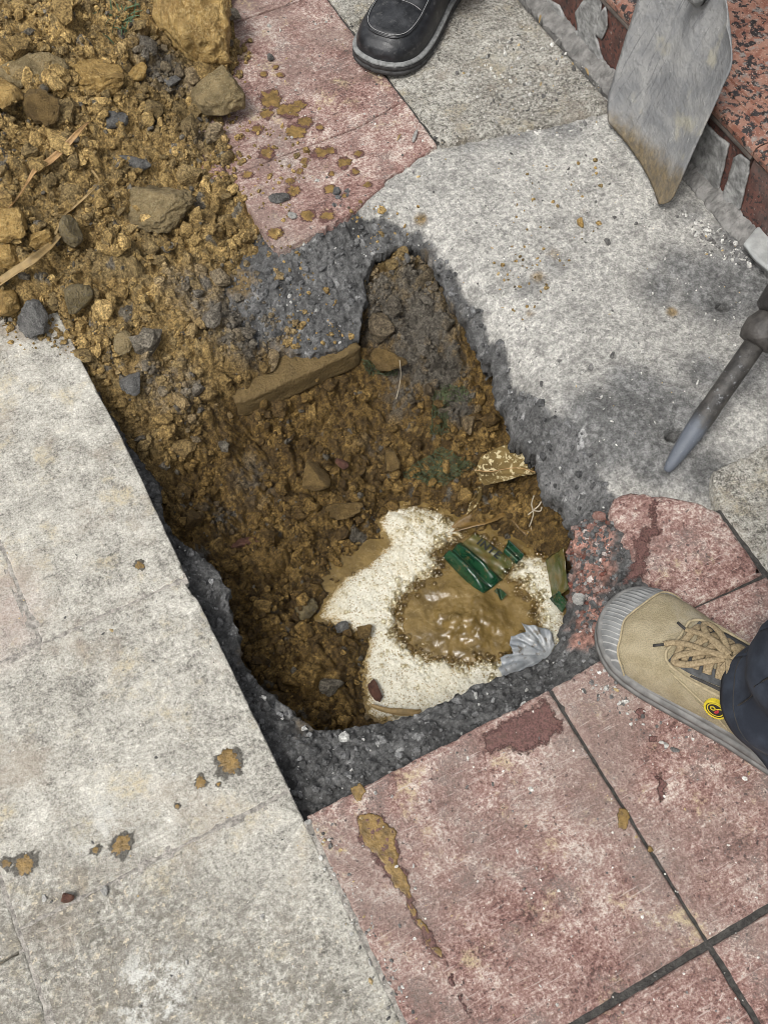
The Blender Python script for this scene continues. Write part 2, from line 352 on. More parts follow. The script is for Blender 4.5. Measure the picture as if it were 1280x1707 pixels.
# dark dirt packed into the wide joints
fill = plain('joint_dirt', (.05, .047, .043), .95, .4, 200, .002, 400); dustfill = plain('joint_dust', (.30, .28, .25), .95, .45, 160, .002, 400)
def strip(x0, x1, y0, y1, z, mat=None):
    n = 60; m = 4; along_x = (x1 - x0) > (y1 - y0)
    t = np.linspace(0, 1, n); s = np.linspace(0, 1, m); TT, SS = np.meshgrid(t, s, indexing='ij')
    X = x0 + (x1 - x0) * (TT if along_x else SS); Y = y0 + (y1 - y0) * (SS if along_x else TT)
    Z = z + .0025 * fbm(X, Y, None, 90, 3)
    o = link('joint_filler', mesh_np('joint_filler', np.stack([X, Y, Z], -1).reshape(-1, 3), grid_faces(n, m), mat or fill)); o.parent = pave
strip(-.0, .60, -.306, -.290, -.0030); strip(.294, .307, -.60, -.002, -.0035); strip(.596, .608, -.45, .10, -.006); strip(.46, .6, -.002, .012, -.008)
strip(.595, .605, .80, 1.4, -.005); strip(-.006, .004, -.6, -.005, -.0012, dustfill); strip(-.31, -.004, .305, .318, -.0008, dustfill); strip(-.31, -.004, .025, .038, -.0008, dustfill); strip(-.19, -.175, .31, .8, -.0008, dustfill); strip(-.309, -.297, -.6, .31, -.0008, dustfill)

# --- mortar bed with the hole broken through it
CIN = [(440, 594, -.085), (480, 588, -.085), (520, 594, -.085), (560, 585, -.085), (600, 568, -.085), (606, 520, -.07), (606, 470, -.058), (622, 432, -.046), (660, 412, -.042), (698, 418, -.042), (722, 448, -.045), (742, 492, -.05), (768, 545, -.065), (800, 605, -.085), (830, 672, -.1),
       (850, 735, -.1), (885, 775, -.1), (903, 820, -.1), (930, 850, -.1), (948, 880, -.095), (950, 930, -.09), (945, 980, -.09), (942, 1040, -.09), (925, 1085, -.085), (880, 1118, -.08), (800, 1142, -.075), (740, 1172, -.07), (690, 1193, -.07),
       (620, 1212, -.07), (525, 1222, -.07), (490, 1190, -.065), (440, 1150, -.06), (410, 1115, -.06), (392, 1060, -.06), (385, 992, -.055), (350, 937, -.055), (308, 907, -.05), (275, 872, -.05), (262, 800, -.05), (232, 772, -.05), (180, 690, -.05),
       (150, 625, -.05), (175, 590, -.06), (280, 590, -.07), (380, 605, -.08)]
CINW = GP(CIN)
MC = [tuple(p) for p in CINW]
MC += [tuple(G(*p)) for p in [(100, 515, -.034), (150, 620, -.034), (210, 735, -.034), (262, 848, -.034), (312, 965, -.034), (370, 1080, -.034), (430, 1200, -.036), (500, 1345, -.030), (560, 1320, -.033), (640, 1285, -.034), (720, 1245, -.034), (800, 1210, -.034), (880, 1172, -.034), (925, 1150, -.034),
        (560, 1270, -.046), (640, 1245, -.050), (520, 1290, -.042), (700, 1215, -.052), (480, 1230, -.05),
        (600, 362, -.012), (650, 372, -.013), (700, 380, -.013), (722, 408, -.014), (752, 448, -.014), (792, 515, -.014), (832, 572, -.014), (900, 675, -.016), (955, 710, -.018), (985, 760, -.02), (1010, 820, -.022),
        (470, 425, -.011), (520, 398, -.011), (565, 376, -.009), (592, 354, -.006), (614, 332, -.004), (652, 302, -.003), (702, 264, -.003), (598, 388, -.036), (650, 396, -.036), (705, 400, -.034), (860, 680, -.05), (900, 740, -.055), (950, 800, -.05),
        (400, 430, -.036), (440, 470, -.030), (520, 450, -.034), (420, 520, -.052), (520, 520, -.058), (590, 500, -.058), (580, 425, -.034), (340, 480, -.036),
        (760, 380, -.010), (850, 420, -.009), (950, 460, -.009), (900, 560, -.009), (1000, 640, -.011), (1100, 560, -.012), (1200, 480, -.014), (1270, 560, -.014), (1150, 720, -.013), (1060, 770, -.016), (1250, 690, -.012), (820, 330, -.008), (950, 300, -.008), (1080, 400, -.009), (1240, 430, -.010), (700, 310, -.006), (740, 260, -.007), (860, 225, -.008), (1000, 195, -.008), (1150, 320, -.009),
        (960, 880, -.028), (968, 940, -.026), (970, 1000, -.026), (960, 1060, -.028), (940, 1120, -.032), (1000, 1060, -.018), (1005, 960, -.016), (1000, 880, -.016), (1030, 1100, -.03)]]
for x in np.arange(-.1, .95, .15):
    MC += [(x, -.1, -.034), (x, -.2, -.034)]
for y in np.arange(-.2, 1.1, .15): MC += [(-.1, y, -.034), (1.0, y, -.02)]
for x in (.05, .2, .35, .5): MC += [(x, .95, -.034), (x, 1.1, -.034)]
for y in (.9, 1.05): MC += [(.65, y, -.034), (.8, y, -.034)]
MC += [(.12, .80, -.034), (.2, .86, -.034), (.35, .84, -.034), (.42, .86, -.034), (.52, .90, -.034), (.7, .0, -.034), (.8, .1, -.034), (.53, .08, -.034), (.55, .13, -.033)]
fM = rbf(MC)
cs = .002
gx = np.arange(-.06, .935, cs); gy = np.arange(-.12, 1.06, cs); MX, MY = np.meshgrid(gx, gy, indexing='ij')
MZ = coarse(fM, MX, MY, 3)
MD = sdf(CINW, MX, MY); MD = MD + .007 * fbm(MX, MY, None, 28, 4, .6)
def blob_field(X, Y, pts, z=-.01):
    """soft spots: (px, py, radius m, weight)"""
    r = np.zeros_like(X)
    for px, py, R, w in pts:
        c = G(px, py, z); r = np.maximum(r, w * np.exp(-((X - c[0]) ** 2 + (Y - c[1]) ** 2) / (R * R)))
    return r
n1 = fbm(MX, MY, None, 22, 5, .6); n2 = fbm(MX, MY, None, 120, 3, .6)
rim = 1 - smooth(.0, .035, MD)                               # broken edge of the bed
PT = G2([(598, 358), (650, 366), (705, 376), (728, 405), (758, 446), (800, 515), (842, 572), (908, 672), (962, 704), (992, 755), (1016, 815), (1300, 1000), (1500, 600), (1200, 100), (700, 200)], -.013)
PD = sdf(PT, MX, MY) + .010 * n1 + .003 * n2                              # trowelled top of the bed: negative
rough = smooth(-.002, .005, PD)
MZ = MZ + (.0012 + .0065 * rough) * n1 + (.0006 + .0034 * rough) * n2
# grains standing out of the broken faces, scuffs in the trowelled face
def stamp(Z, x0, y0, c, pts, cid=None):
    """raise domes (x, y, r, h, angle, stretch) over Z, crumb by crumb"""
    n, m = Z.shape; base = Z.copy(); idx = np.full(Z.shape, -1, np.int32) if cid is not None else None
    for k, (x, y, r, h, a, st) in enumerate(pts):
        R = r * max(1, st); i0 = max(0, int((x - R - x0) / c)); i1 = min(n, int((x + R - x0) / c) + 2); j0 = max(0, int((y - R - y0) / c)); j1 = min(m, int((y + R - y0) / c) + 2)
        if i1 - i0 < 2 or j1 - j0 < 2: continue
        dx = (np.arange(i0, i1) * c + x0 - x)[:, None]; dy = (np.arange(j0, j1) * c + y0 - y)[None]
        ca, sa = math.cos(a), math.sin(a); p = (dx * ca + dy * sa) / (r * st); q2 = (-dx * sa + dy * ca) / r
        # lumpy outline
        th = np.arctan2(q2, p); w = 1 + .18 * np.sin(th * 3 + a * 5) + .12 * np.sin(th * 5 + a * 11)
        d = (p * p + q2 * q2) * w * w
        ci, cj = min(n - 1, max(0, int((x - x0) / c))), min(m - 1, max(0, int((y - y0) / c)))
        z = .5 * base[i0:i1, j0:j1] + .5 * base[ci, cj] + h * (np.sqrt(np.clip(1 - d, 0, 1)) * 1.25 - .25)
        z = np.where(d < 1, z, -9)
        zz = Z[i0:i1, j0:j1]; up = z > zz; zz[up] = z[up]
        if idx is not None: idx[i0:i1, j0:j1][up] = k
    return idx
pr = rough.ravel() * (MD.ravel() > -.004) * (MD.ravel() < .12); pr = pr / pr.sum()
pick = rng.choice(len(pr), 5200, p=pr)
gr = [(MX.ravel()[i] + rng.uniform(-cs, cs), MY.ravel()[i] + rng.uniform(-cs, cs), rr, rr * .75, rng.uniform(0, 6.3), rng.uniform(1, 1.5)) for i, rr in zip(pick, np.clip(rng.lognormal(-5.75, .42, 5200), .0018, .009))]
gi = stamp(MZ, gx[0], gy[0], cs, gr, True)
# two holes left by the breaker
for px, py, R in ((1207, 508, .0115), (1122, 724, .0115)):
    c = G(px, py, -.013); dd = np.hypot((MX - c[0]) * 1.0, (MY - c[1]) * 1.25) * (1 + .35 * fbm(MX, MY, None, 160, 2))
    MZ = MZ - .05 * (1 - smooth(R * .55, R * 1.05, dd)) - .003 * (1 - smooth(R, R * 2.6, dd))
# colour: pale dust on the trowelled face, damp dark areas with their own outlines, grey broken faces
col = np.zeros(MX.shape + (3,)); pale = np.array([.50, .488, .455]); mid = np.array([.25, .25, .245]); dk = np.array([.105, .105, .104])
damp = blob_field(MX, MY, [(1060, 660, .062, 1), (1120, 690, .065, 1), (1170, 620, .05, .8), (1090, 760, .05, 1), (1180, 780, .05, .9), (1010, 740, .055, .95), (1200, 480, .085, 1), (1100, 480, .05, .8), (1270, 470, .09, 1), (1240, 400, .06, .9), (1130, 440, .05, .8),
        (930, 440, .03, .6), (880, 480, .028, .65), (860, 225, .05, .6), (940, 215, .045, .65), (1000, 690, .06, 1), (1050, 720, .07, 1), (1150, 350, .04, .6), (780, 240, .03, .6), (900, 320, .03, .35), (1250, 640, .045, .6), (1270, 590, .04, .5)])
damp = smooth(.20, .85, damp + .20 * n1 + .08 * n2)
dusty = smooth(-.6, .6, n1 + .6 * n2) * .24 + .74
base = pale * dusty[..., None]; base = base * (1 - .26 * smooth(.05, .45, fbm(MX, MY, None, 45, 4, .65)))[..., None]
base = base * (1 - damp[..., None]) + damp[..., None] * (mid * (.50 + .40 * smooth(-.4, .5, n1 + n2))[..., None])
edge_d = blob_field(MX, MY, [(940, 790, .05, 1), (900, 740, .04, 1), (960, 820, .04, 1)])
face = dk * (.92 + .55 * np.clip(n1 + n2, -.8, 1))[..., None]
pinkd = smooth(.35, .8, blob_field(MX, MY, [(985, 900, .035, 1), (990, 960, .035, 1), (1000, 1030, .03, 1), (975, 1060, .02, .8)], -.02) + .3 * n1 + .3 * n2)[..., None]; face = face * (1 - pinkd) + pinkd * np.array([.27, .15, .12]) * (1 + .6 * np.clip(n1 + n2, -.7, 1))[..., None]
face = face + (blob_field(MX, MY, [(930, 780, .05, .06), (870, 690, .04, .04), (960, 830, .04, .06), (700, 440, .05, .03), (500, 480, .08, .02)], -.05))[..., None]
col = base * (1 - rough[..., None]) + face * rough[..., None]
gc = np.clip(rng.lognormal(0, .35, (len(gr), 1)), .5, 2.6) * np.array([[1, 1, 1]]); gc[rng.random(len(gr)) < .03] = 3.6
ok = gi >= 0; col[ok] = .45 * col[ok] + .55 * col[ok] * gc[gi[ok]]
mud = smooth(.30, .85, blob_field(MX, MY, [(700, 378, .012, 1), (440, 560, .03, .8), (470, 540, .03, .6), (640, 480, .02, .7), (700, 430, .022, .8), (710, 540, .055, 1), (760, 590, .035, 1), (640, 540, .035, .9), (660, 500, .04, .75), (730, 500, .03, .75), (690, 470, .03, .7), (560, 560, .03, .6), (500, 590, .03, .8), (830, 660, .02, .6), (500, 1200, .03, .5), (400, 1080, .02, .5), (400, 470, .03, .8), (430, 590, .03, .9), (920, 440, .016, .6), (895, 480, .016, .7), (880, 540, .01, .6), (970, 370, .01, .5), (1115, 535, .011, 1)], -.03) + .25 * n2 + .1 * n1)
col = col * (1 - mud[..., None] * .85) + mud[..., None] * .85 * np.array([.19, .125, .045])
keep = MD > -cs
V = np.stack([MX, MY, MZ], -1)
gxn, gyn = np.gradient(MD, cs); gl = np.hypot(gxn, gyn) + 1e-6
sn = np.abs(MD) < 1.5 * cs; V[sn, 0] -= (MD * gxn / gl)[sn]; V[sn, 1] -= (MD * gyn / gl)[sn]
n, m = MX.shape
F = grid_faces(n, m, keep); Vv, F2, cc, gg = compact(V.reshape(-1, 3), F, col.reshape(-1, 3), np.stack([gxn / gl, gyn / gl], -1).reshape(-1, 2))
be = border(F2); nv = len(Vv); bi = np.unique(be); mp = np.full(nv, -1); mp[bi] = np.arange(len(bi))
VV = [Vv]; CC = [cc]; FF = [F2]; prev = bi; off = nv
for lev in range(1, 7):
    b = Vv[bi].copy(); s_ = lev * .009
    jj = fbm(b[:, 0], b[:, 1], np.full(len(b), lev * .35), 70, 3, .6) * .010
    b[:, :2] += gg[bi] * (.0035 * lev + jj - .004)[:, None]; b[:, 2] -= s_ + .003 * perlin(b[:, 0] * 90, b[:, 1] * 90, np.full(len(b), lev * 1.7))
    VV.append(b); CC.append(cc[bi] * (1 + .25 * perlin(b[:, 0] * 120, b[:, 1] * 120, np.full(len(b), lev * 1.0)))[:, None])
    cur = np.arange(len(bi)) + off
    pa = prev[mp[be[:, 0]]]; pb = prev[mp[be[:, 1]]]; ca_ = cur[mp[be[:, 0]]]; cb = cur[mp[be[:, 1]]]
    FF.append(np.stack([pb, pa, ca_, cb], 1)); prev = cur; off += len(bi)
bed = link('mortar_bed', mesh_np('mortar_bed', np.concatenate(VV), np.concatenate(FF), M['mortar'], True, np.clip(np.concatenate(CC), .01, .9))); bed.parent = pave
bed['label'] = 'bare grey mortar bed with broken edge'
def bedz(x, y):
    i = np.clip(((np.asarray(x) - gx[0]) / cs).astype(int), 0, n - 1); j = np.clip(((np.asarray(y) - gy[0]) / cs).astype(int), 0, m - 1); return MZ[i, j]
# ground beyond the excavation, down to the horizon
bm = bmesh.new()
R0 = [(-.7, -.7), (1.0, -.7), (1.0, 1.6), (-.7, 1.6)]; R1 = [(-60, -60), (60, -60), (60, 60), (-60, 60)]
a = [bm.verts.new((*p, -.034)) for p in R0]; b = [bm.verts.new((*p, -.034)) for p in R1]
for i in range(4): bm.faces.new((a[i], b[i], b[(i + 1) % 4], a[(i + 1) % 4]))
i0 = [bm.verts.new((*p, -.036)) for p in ((-.05, -.11), (.92, -.11), (.92, 1.05), (-.05, 1.05))]
for i in range(4): bm.faces.new((i0[i], a[i], a[(i + 1) % 4], i0[(i + 1) % 4]))
bmesh.ops.recalc_face_normals(bm, faces=bm.faces)
me = bpy.data.meshes.new('ground'); bm.to_mesh(me); bm.free(); me.materials.append(plain('ground_grey', (.16, .155, .15), .9, .4, 40, .002, 200))
for p in me.polygons:
    if p.normal.z < 0: p.flip()
link('ground', me, kind='structure', label='dull grey ground around the paving')

# ------------------------------------------------------------------ soil: spoil heap and the inside of the hole (one sheet of earth)
E1 = np.array([.8858, -.4641]); E1 /= np.linalg.norm(E1); E2 = np.array([-E1[1], E1[0]])
ss = .0018
gu = np.arange(-.80, .40, ss); gv = np.arange(.02, 1.52, ss); SU, SV = np.meshgrid(gu, gv, indexing='ij')
SX = SU * E1[0] + SV * E2[0]; SY = SU * E1[1] + SV * E2[1]
WATER = -.222
SC = [(0, 0, .10), (100, 0, .105), (200, 60, .075), (0, 100, .11), (100, 120, .10), (0, 200, .10), (100, 220, .072), (200, 180, .055), (300, 60, .03), (280, 150, .02), (240, 240, .032), (320, 230, .008), (0, 300, .08), (0, 400, .055), (100, 350, .048), (200, 330, .026), (300, 320, .014), (380, 260, -.002), (350, 270, .002),
      (0, 480, .035), (60, 480, .024), (100, 515, .010), (200, 450, .018), (300, 420, .008), (380, 330, -.004), (390, 420, -.022), (430, 460, -.05), (380, 470, -.028), (400, 380, -.008), (60, 545, -.012), (10, 560, -.02), (400, 290, -.01),
      (145, 600, -.012), (200, 540, .0), (300, 520, -.006), (370, 530, -.03), (200, 620, -.028), (300, 600, -.032), (400, 600, -.065), (175, 670, -.045), (240, 720, -.06), (300, 680, -.068), (380, 660, -.09), (255, 800, -.08), (330, 760, -.11), (390, 720, -.12),
      (440, 560, -.10), (520, 560, -.115), (600, 550, -.12), (430, 630, -.085), (520, 600, -.105), (600, 590, -.112), (400, 700, -.135), (440, 700, -.15), (500, 680, -.155), (600, 640, -.155), (560, 720, -.172), (650, 680, -.172), (690, 630, -.14), (615, 470, -.066), (660, 425, -.054), (700, 432, -.056), (640, 480, -.070), (690, 490, -.078), (728, 500, -.076), (640, 530, -.090), (700, 540, -.098), (750, 560, -.094), (700, 590, -.118), (745, 595, -.118), (650, 570, -.112), (640, 610, -.135), (780, 620, -.135), (810, 670, -.155), (830, 720, -.172), (790, 780, -.19), (720, 760, -.19), (720, 700, -.175), (640, 780, -.195),
      (540, 800, -.185), (530, 760, -.178), (440, 800, -.172), (350, 850, -.155), (290, 870, -.10), (320, 930, -.13), (420, 900, -.187), (520, 900, -.198), (600, 880, -.208), (645, 850, -.216), (400, 1000, -.16), (450, 1000, -.195), (530, 970, -.213), (520, 1040, -.205), (430, 1100, -.165), (500, 1100, -.19), (560, 1080, -.192), (600, 1060, -.203), (625, 1100, -.218), (580, 1160, -.203), (520, 1200, -.175), (615, 1195, -.21),
      (800, 830, -.205), (860, 830, -.19), (880, 870, -.195), (925, 870, -.165), (946, 905, -.165), (840, 880, -.219), (895, 915, -.225), (938, 935, -.215), (948, 970, -.232), (920, 905, -.20), (760, 830, -.207), (700, 840, -.21), (840, 760, -.182), (880, 790, -.178),
      (700, 950, -.25), (800, 1000, -.265), (900, 970, -.236), (880, 1090, -.24), (700, 1120, -.25), (640, 1000, -.25), (640, 920, -.236), (590, 970, -.232), (660, 1170, -.236), (940, 1050, -.22)]
SCW = [tuple(G(*p)) for p in SC]
SCW += [(x, -.12, -.2) for x in (0, .2, .4, .6)] + [(-.25, 1.25, .06), (-.1, 1.45, .05), (.2, 1.45, .03), (-.35, .95, .03), (-.35, 1.15, .05)]
SZ = coarse(rbf(SCW), SX, SY, 3)
inh = sdf(CINW, SX, SY)                                           # inside the broken-out hole
HEAP = G2([(-260, -260), (320, -260), (380, -20), (392, 100), (345, 205), (400, 275), (440, 400), (452, 560), (612, 568), (500, 720), (200, 740), (100, 515), (55, 528), (-60, 545), (-260, 300)], 0)
hp = sdf(HEAP, SX, SY)
# the heap runs out to nothing at its far foot
ddx, ddy, ddz = SX - CAM[0], SY - CAM[1], -CAM[2]; dd_ = ddx * CF[0] + ddy * CF[1] + ddz * CF[2]
pxs = 640 + FPX * (ddx * CR[0] + ddy * CR[1] + ddz * CR[2]) / dd_; pys = 853.5 - FPX * (ddx * CU[0] + ddy * CU[1] + ddz * CU[2]) / dd_
foot = smooth(0, 60, np.maximum(-pxs, -pys) - 20) * (SZ > -.02); tp = smooth(.0, -.13, hp + .03 * fbm(SX, SY, None, 12, 3))
SZ = SZ * (1 - foot) + foot * ((SZ + .03) * tp - .03)
# walls fall away steeply under the broken edge
wall = smooth(.0, -.03, inh + .006 * fbm(SX, SY, None, 30, 3))
hid = np.minimum(inh, hp) > .004
SZ = np.where(hid, np.minimum(SZ, bedz(SX, SY) - .05), SZ)
SZ = np.where((hp > 0) & (inh < 0) & (inh > -.012), np.minimum(SZ, bedz(SX, SY) - .03), SZ)
lowz = SZ < -.05
SZ = SZ + .013 * fbm(SX, SY, None, 15, 4, .58) * np.where(lowz, 1.0, .7) + .0045 * fbm(SX, SY, None, 55, 3, .6)
heapy = smooth(.02, -.05, hp)
# clods: domes on the sheet, several sizes
clus = smooth(-.30, .35, fbm(SX, SY, None, 24, 3, .6)).ravel() ** 1.3 + .06
vis = (~hid).ravel() & (SZ.ravel() > WATER - .012)
def clods(num, mu, sg, lo, hi, hf):
    fv = np.flatnonzero(vis); pw = clus[fv]; ii = rng.choice(fv, num, p=pw / pw.sum()); rr = np.clip(rng.lognormal(mu, sg, num), lo, hi)
    return [(SU.ravel()[i] + rng.uniform(-ss, ss), SV.ravel()[i] + rng.uniform(-ss, ss), r, r * hf * rng.uniform(.6, 1.1), rng.uniform(0, 6.3), rng.uniform(1, 1.6)) for i, r in zip(ii, rr)]
cl = clods(420, math.log(.013), .35, .008, .030, .75); i1 = stamp(SZ, gu[0], gv[0], ss, cl, True)
SZ = SZ + .0022 * fbm(SX, SY, None, 120, 2, .6)
cl2 = clods(6500, math.log(.0046), .40, .0025, .012, .8); i2 = stamp(SZ, gu[0], gv[0], ss, cl2, True)
wx = SX + .004 * perlin(SX * 90, SY * 90); wy = SY + .004 * perlin(SX * 90 + 40, SY * 90)
bil = lambda k, o: np.abs(perlin(wx * k + o, wy * k - o)) * 2.2
SZ = SZ + np.minimum(bil(48, 3.3), .8) * .0130 + np.minimum(bil(110, 9.1), .8) * .0068 + np.minimum(bil(240, 1.7), .8) * .0032 - .012
# colour
def soilcol(X, Y, Z, rnd):
    """base colour of loose earth at a place; rnd in 0..1 varies lump by lump"""
    k = smooth(-.02, -.13, Z)[..., None]                               # deeper earth is wetter clay
    big = fbm(X, Y, None, 11, 3)[..., None]
    oc = np.array([.275, .194, .080]); tan = np.array([.225, .168, .080]); lt = np.array([.39, .28, .118]); gy_ = np.array([.150, .136, .110]); br = np.array([.135, .087, .028]); bd = np.array([.078, .050, .018]); bl = np.array([.20, .133, .046])
    r = rnd[..., None]
    dry = np.where(r < .33, tan, np.where(r < .74, oc, np.where(r < .94, lt, gy_)))
    dp = np.where(r < .45, br, np.where(r < .72, bd, np.where(r < .95, bl, gy_ * .7)))
    c = dry * (1 - k) + dp * k
    gz = blob_field(X, Y, [(285, 150, .06, .9), (260, 40, .05, .8), (330, 240, .05, .7), (410, 500, .08, .85), (330, 480, .07, .55), (270, 430, .05, .4), (300, 620, .07, .45), (240, 620, .05, .5), (400, 700, .05, .5), (345, 780, .04, .6), (200, 700, .05, .5), (620, 620, .05, .45), (680, 560, .05, .6), (650, 450, .06, .9), (700, 460, .06, .95), (690, 510, .05, .8), (690, 425, .05, .95), (725, 480, .05, 1.0), (745, 530, .04, 1.0), (770, 570, .035, .9), (190, 520, .04, .3), (90, 640, .05, .4)], -.01)
    gz = smooth(.3, .85, gz + .35 * big[..., 0] + .45 * (rnd - .5))[..., None]
    c = c * (1 - gz) + gz * np.array([.135, .124, .105]) * (1 - .35 * k)
    return c * (1 + .35 * big)
rb = rng.random(len(cl)); rs = rng.random(len(cl2))
rn = .25 + .45 * smooth(-.4, .4, fbm(SX, SY, None, 150, 2))
rn = np.where(i1 >= 0, rb[i1], rn); rn = np.where(i2 >= 0, rs[i2], rn)
FOW = G2([(640, 848), (690, 838), (735, 848), (765, 868), (775, 885), (835, 905), (870, 925), (905, 925), (930, 950), (945, 1010), (950, 1060), (930, 1120), (860, 1180), (700, 1230), (612, 1196), (606, 1120), (618, 1075), (575, 1045), (530, 1032), (545, 1000), (575, 965), (618, 935), (645, 905), (632, 870)], WATER)
fw_ = sdf(FOW, SX, SY) + .006 * fbm(SX, SY, None, 40, 3)
SZ = np.where(fw_ < .022, np.minimum(SZ, WATER - .004 + np.where(fw_ < 0, .3, .75) * fw_ + .004 * np.minimum(bil(110, 9.1), .8) + .05 * smooth(.012, .022, fw_)), SZ)
scol = soilcol(SX, SY, SZ, rn)
swet = np.clip(smooth(-.06, -.15, SZ) * .75 + smooth(WATER + .03, WATER + .004, SZ) * .35, 0, 1)
scol = scol * (1 - .30 * smooth(WATER + .035, WATER + .003, SZ))[..., None]
V = np.stack([SX, SY, SZ], -1).reshape(-1, 3)
kp = ~(np.minimum(inh, hp) > .05)
F = grid_faces(*SU.shape, kp); V, F, c_, w_ = compact(V, F, scol.reshape(-1, 3), swet.ravel())
link('soil', mesh_np('soil', V, F, M['soil'], True, np.clip(c_, .01, .8), {'wet': w_}), kind='stuff', label='ochre clay soil heaped beside and lining the hole', cat='soil')
def soilz(x, y):
    u = np.asarray(x) * E1[0] + np.asarray(y) * E1[1]; v = np.asarray(x) * E2[0] + np.asarray(y) * E2[1]
    i = np.clip(((u - gu[0]) / ss).astype(int), 0, SU.shape[0] - 1); j = np.clip(((v - gv[0]) / ss).astype(int), 0, SU.shape[1] - 1); return SZ[i, j]
TOPPOLY = np.array([(0, -.6), (.6, -.6), (.6, 0), (0, 0)])
def topz(x, y):
    """top of whatever lies at x, y: soil or bed, without the tiles"""
    return np.maximum(soilz(x, y), np.where(sdf(CINW, np.atleast_1d(np.asarray(x, float)), np.atleast_1d(np.asarray(y, float))) > 0, bedz(x, y), -9))

# loose crumbs: real lumps scattered on the soil, joined into one body of crumbs
def ico(sub):
    bm = bmesh.new(); bmesh.ops.create_icosphere(bm, subdivisions=sub, radius=1); v = np.array([x.co[:] for x in bm.verts]); f = np.array([[y.index for y in x.verts] for x in bm.faces]); bm.free(); return v, f
IC = {k: ico(k) for k in (1, 2, 3, 4, 5)}
def lump(sub, seed, amp=.28, cuts=5, freq=1.4, flat=1.0, hr=(.50, .82)):
    v, f = IC[sub]; r = np.random.default_rng(seed); p = v.copy()
    p *= (1 + amp * fbm(v[:, 0] + seed * 7.7, v[:, 1] + 3.1, v[:, 2], freq, 3, .55))[:, None]
    for _ in range(cuts):
        d = r.normal(size=3); d /= np.linalg.norm(d); h = r.uniform(*hr); t = p @ d; p = p - np.where(t > h, (t - h) * .93, 0)[:, None] * d
    p[:, 2] *= flat; return p, f
LV = {s: [lump(s, 100 * s + k, .75, 6, 1.7) for k in range(14)] for s in (1, 2)}
def rotm(r):
    a = r.normal(size=4); a /= np.linalg.norm(a); w, x, y, z = a
    return np.array([[1 - 2 * (y * y + z * z), 2 * (x * y - w * z), 2 * (x * z + w * y)], [2 * (x * y + w * z), 1 - 2 * (x * x + z * z), 2 * (y * z - w * x)], [2 * (x * z - w * y), 2 * (y * z + w * x), 1 - 2 * (x * x + y * y)]])
def scatter(name, P, Rr, cols, mat, wet=None, sub=2, squash=(.55, 1.0), smooth_sh=False, small=.0030, **kw):
    VV, FF, CC, WW = [], [], [], []; off = 0
    for k, (p, r, c) in enumerate(zip(P, Rr, cols)):
        v, f = LV[sub if r > small else 1][rng.integers(14)]; sc = np.array([rng.uniform(.75, 1.25), rng.uniform(.75, 1.1), rng.uniform(*squash)]) * r
        v = (v * sc) @ rotm(rng).T; VV.append(v + p); FF.append(f + off); off += len(v); CC.append(np.repeat(c[None], len(v), 0)); WW.append(np.full(len(v), 0 if wet is None else wet[k]))
    return link(name, mesh_np(name, np.concatenate(VV), np.concatenate(FF), mat, smooth_sh, np.clip(np.concatenate(CC), .01, .9), {'wet': np.concatenate(WW)}), kind='stuff', **kw)
vi = np.flatnonzero(vis & (SZ.ravel() > WATER - .002)); pvi = clus[vi] * (1 - .45 * smooth(-.06, -.12, SZ.ravel()[vi])); pvi = pvi / pvi.sum()
def crumbs(num, mu, sg, lo, hi, near=None):
    ii = rng.choice(vi, num, p=pvi); rr = np.clip(rng.lognormal(mu, sg, num), lo, hi)
    x, y, z = SX.ravel()[ii], SY.ravel()[ii], SZ.ravel()[ii]
    return np.stack([x, y, z + rr * .42], 1), rr
P1, R1_ = crumbs(10500, math.log(.0034), .42, .0022, .010); P0, R0_ = crumbs(17000, math.log(.0018), .28, .0011, .0026); P2, R2_ = crumbs(1250, math.log(.0085), .40, .005, .022)
P = np.concatenate([P1, P2]); RR = np.concatenate([R1_, R2_])
cc = soilcol(P[:, 0], P[:, 1], P[:, 2], rng.random(len(P))) * rng.uniform(.8, 1.25, (len(P), 1))
wt = smooth(-.06, -.15, P[:, 2]) * .7
scatter('fine_soil_crumbs', P0, R0_, soilcol(P0[:, 0], P0[:, 1], P0[:, 2], rng.random(len(P0))) * rng.uniform(.75, 1.35, (len(P0), 1)), M['soil'], smooth(-.06, -.15, P0[:, 2]) * .7, 1, smooth_sh=False, label='fine crumbs of clay strewn over the soil', cat='soil')
scatter('soil_crumbs', P, RR, cc, M['soil'], wt, 2, smooth_sh=False, small=.0036, label='loose crumbs of clay lying on the soil', cat='soil')
# crumbs spilled on the paving round the heap
def spill(poly, num, mu, sg, lo, hi, z=0.0, fall=None):
    w = G2(poly, z); lo_, hi_ = w.min(0), w.max(0); out = []
    while len(out) < num:
        q = rng.uniform(lo_, hi_, (num * 3, 2)); d = sdf(w, q[:, 0], q[:, 1]); out += [p for p, dd in zip(q, d) if dd < 0]
    q = np.array(out[:num]); rr = np.clip(rng.lognormal(mu, sg, num), lo, hi); return q, rr
sp = [([(330, 200), (440, 180), (520, 260), (470, 400), (400, 300)], 120, .0022), ([(60, 515), (190, 600), (160, 610), (60, 560)], 60, .0026), ([(0, 520), (60, 515), (120, 600), (20, 580)], 50, .0024), ([(300, 180), (420, 60), (400, 200), (330, 240)], 160, .003), ([(150, 230), (360, 180), (420, 330), (300, 330)], 260, .0034),
      ([(880, 260), (1010, 250), (1000, 420), (930, 470), (840, 400)], 50, .0018), ([(820, 390), (960, 420), (900, 560), (830, 500)], 34, .0020)]
sp += [([(400, 420), (470, 430), (600, 540), (595, 575), (440, 590), (400, 520)], 200, .0022), ([(420, 530), (500, 530), (520, 590), (440, 592)], 90, .0034), ([(560, 380), (700, 385), (720, 430), (610, 440)], 50, .0020)]
PP, RR = [], []
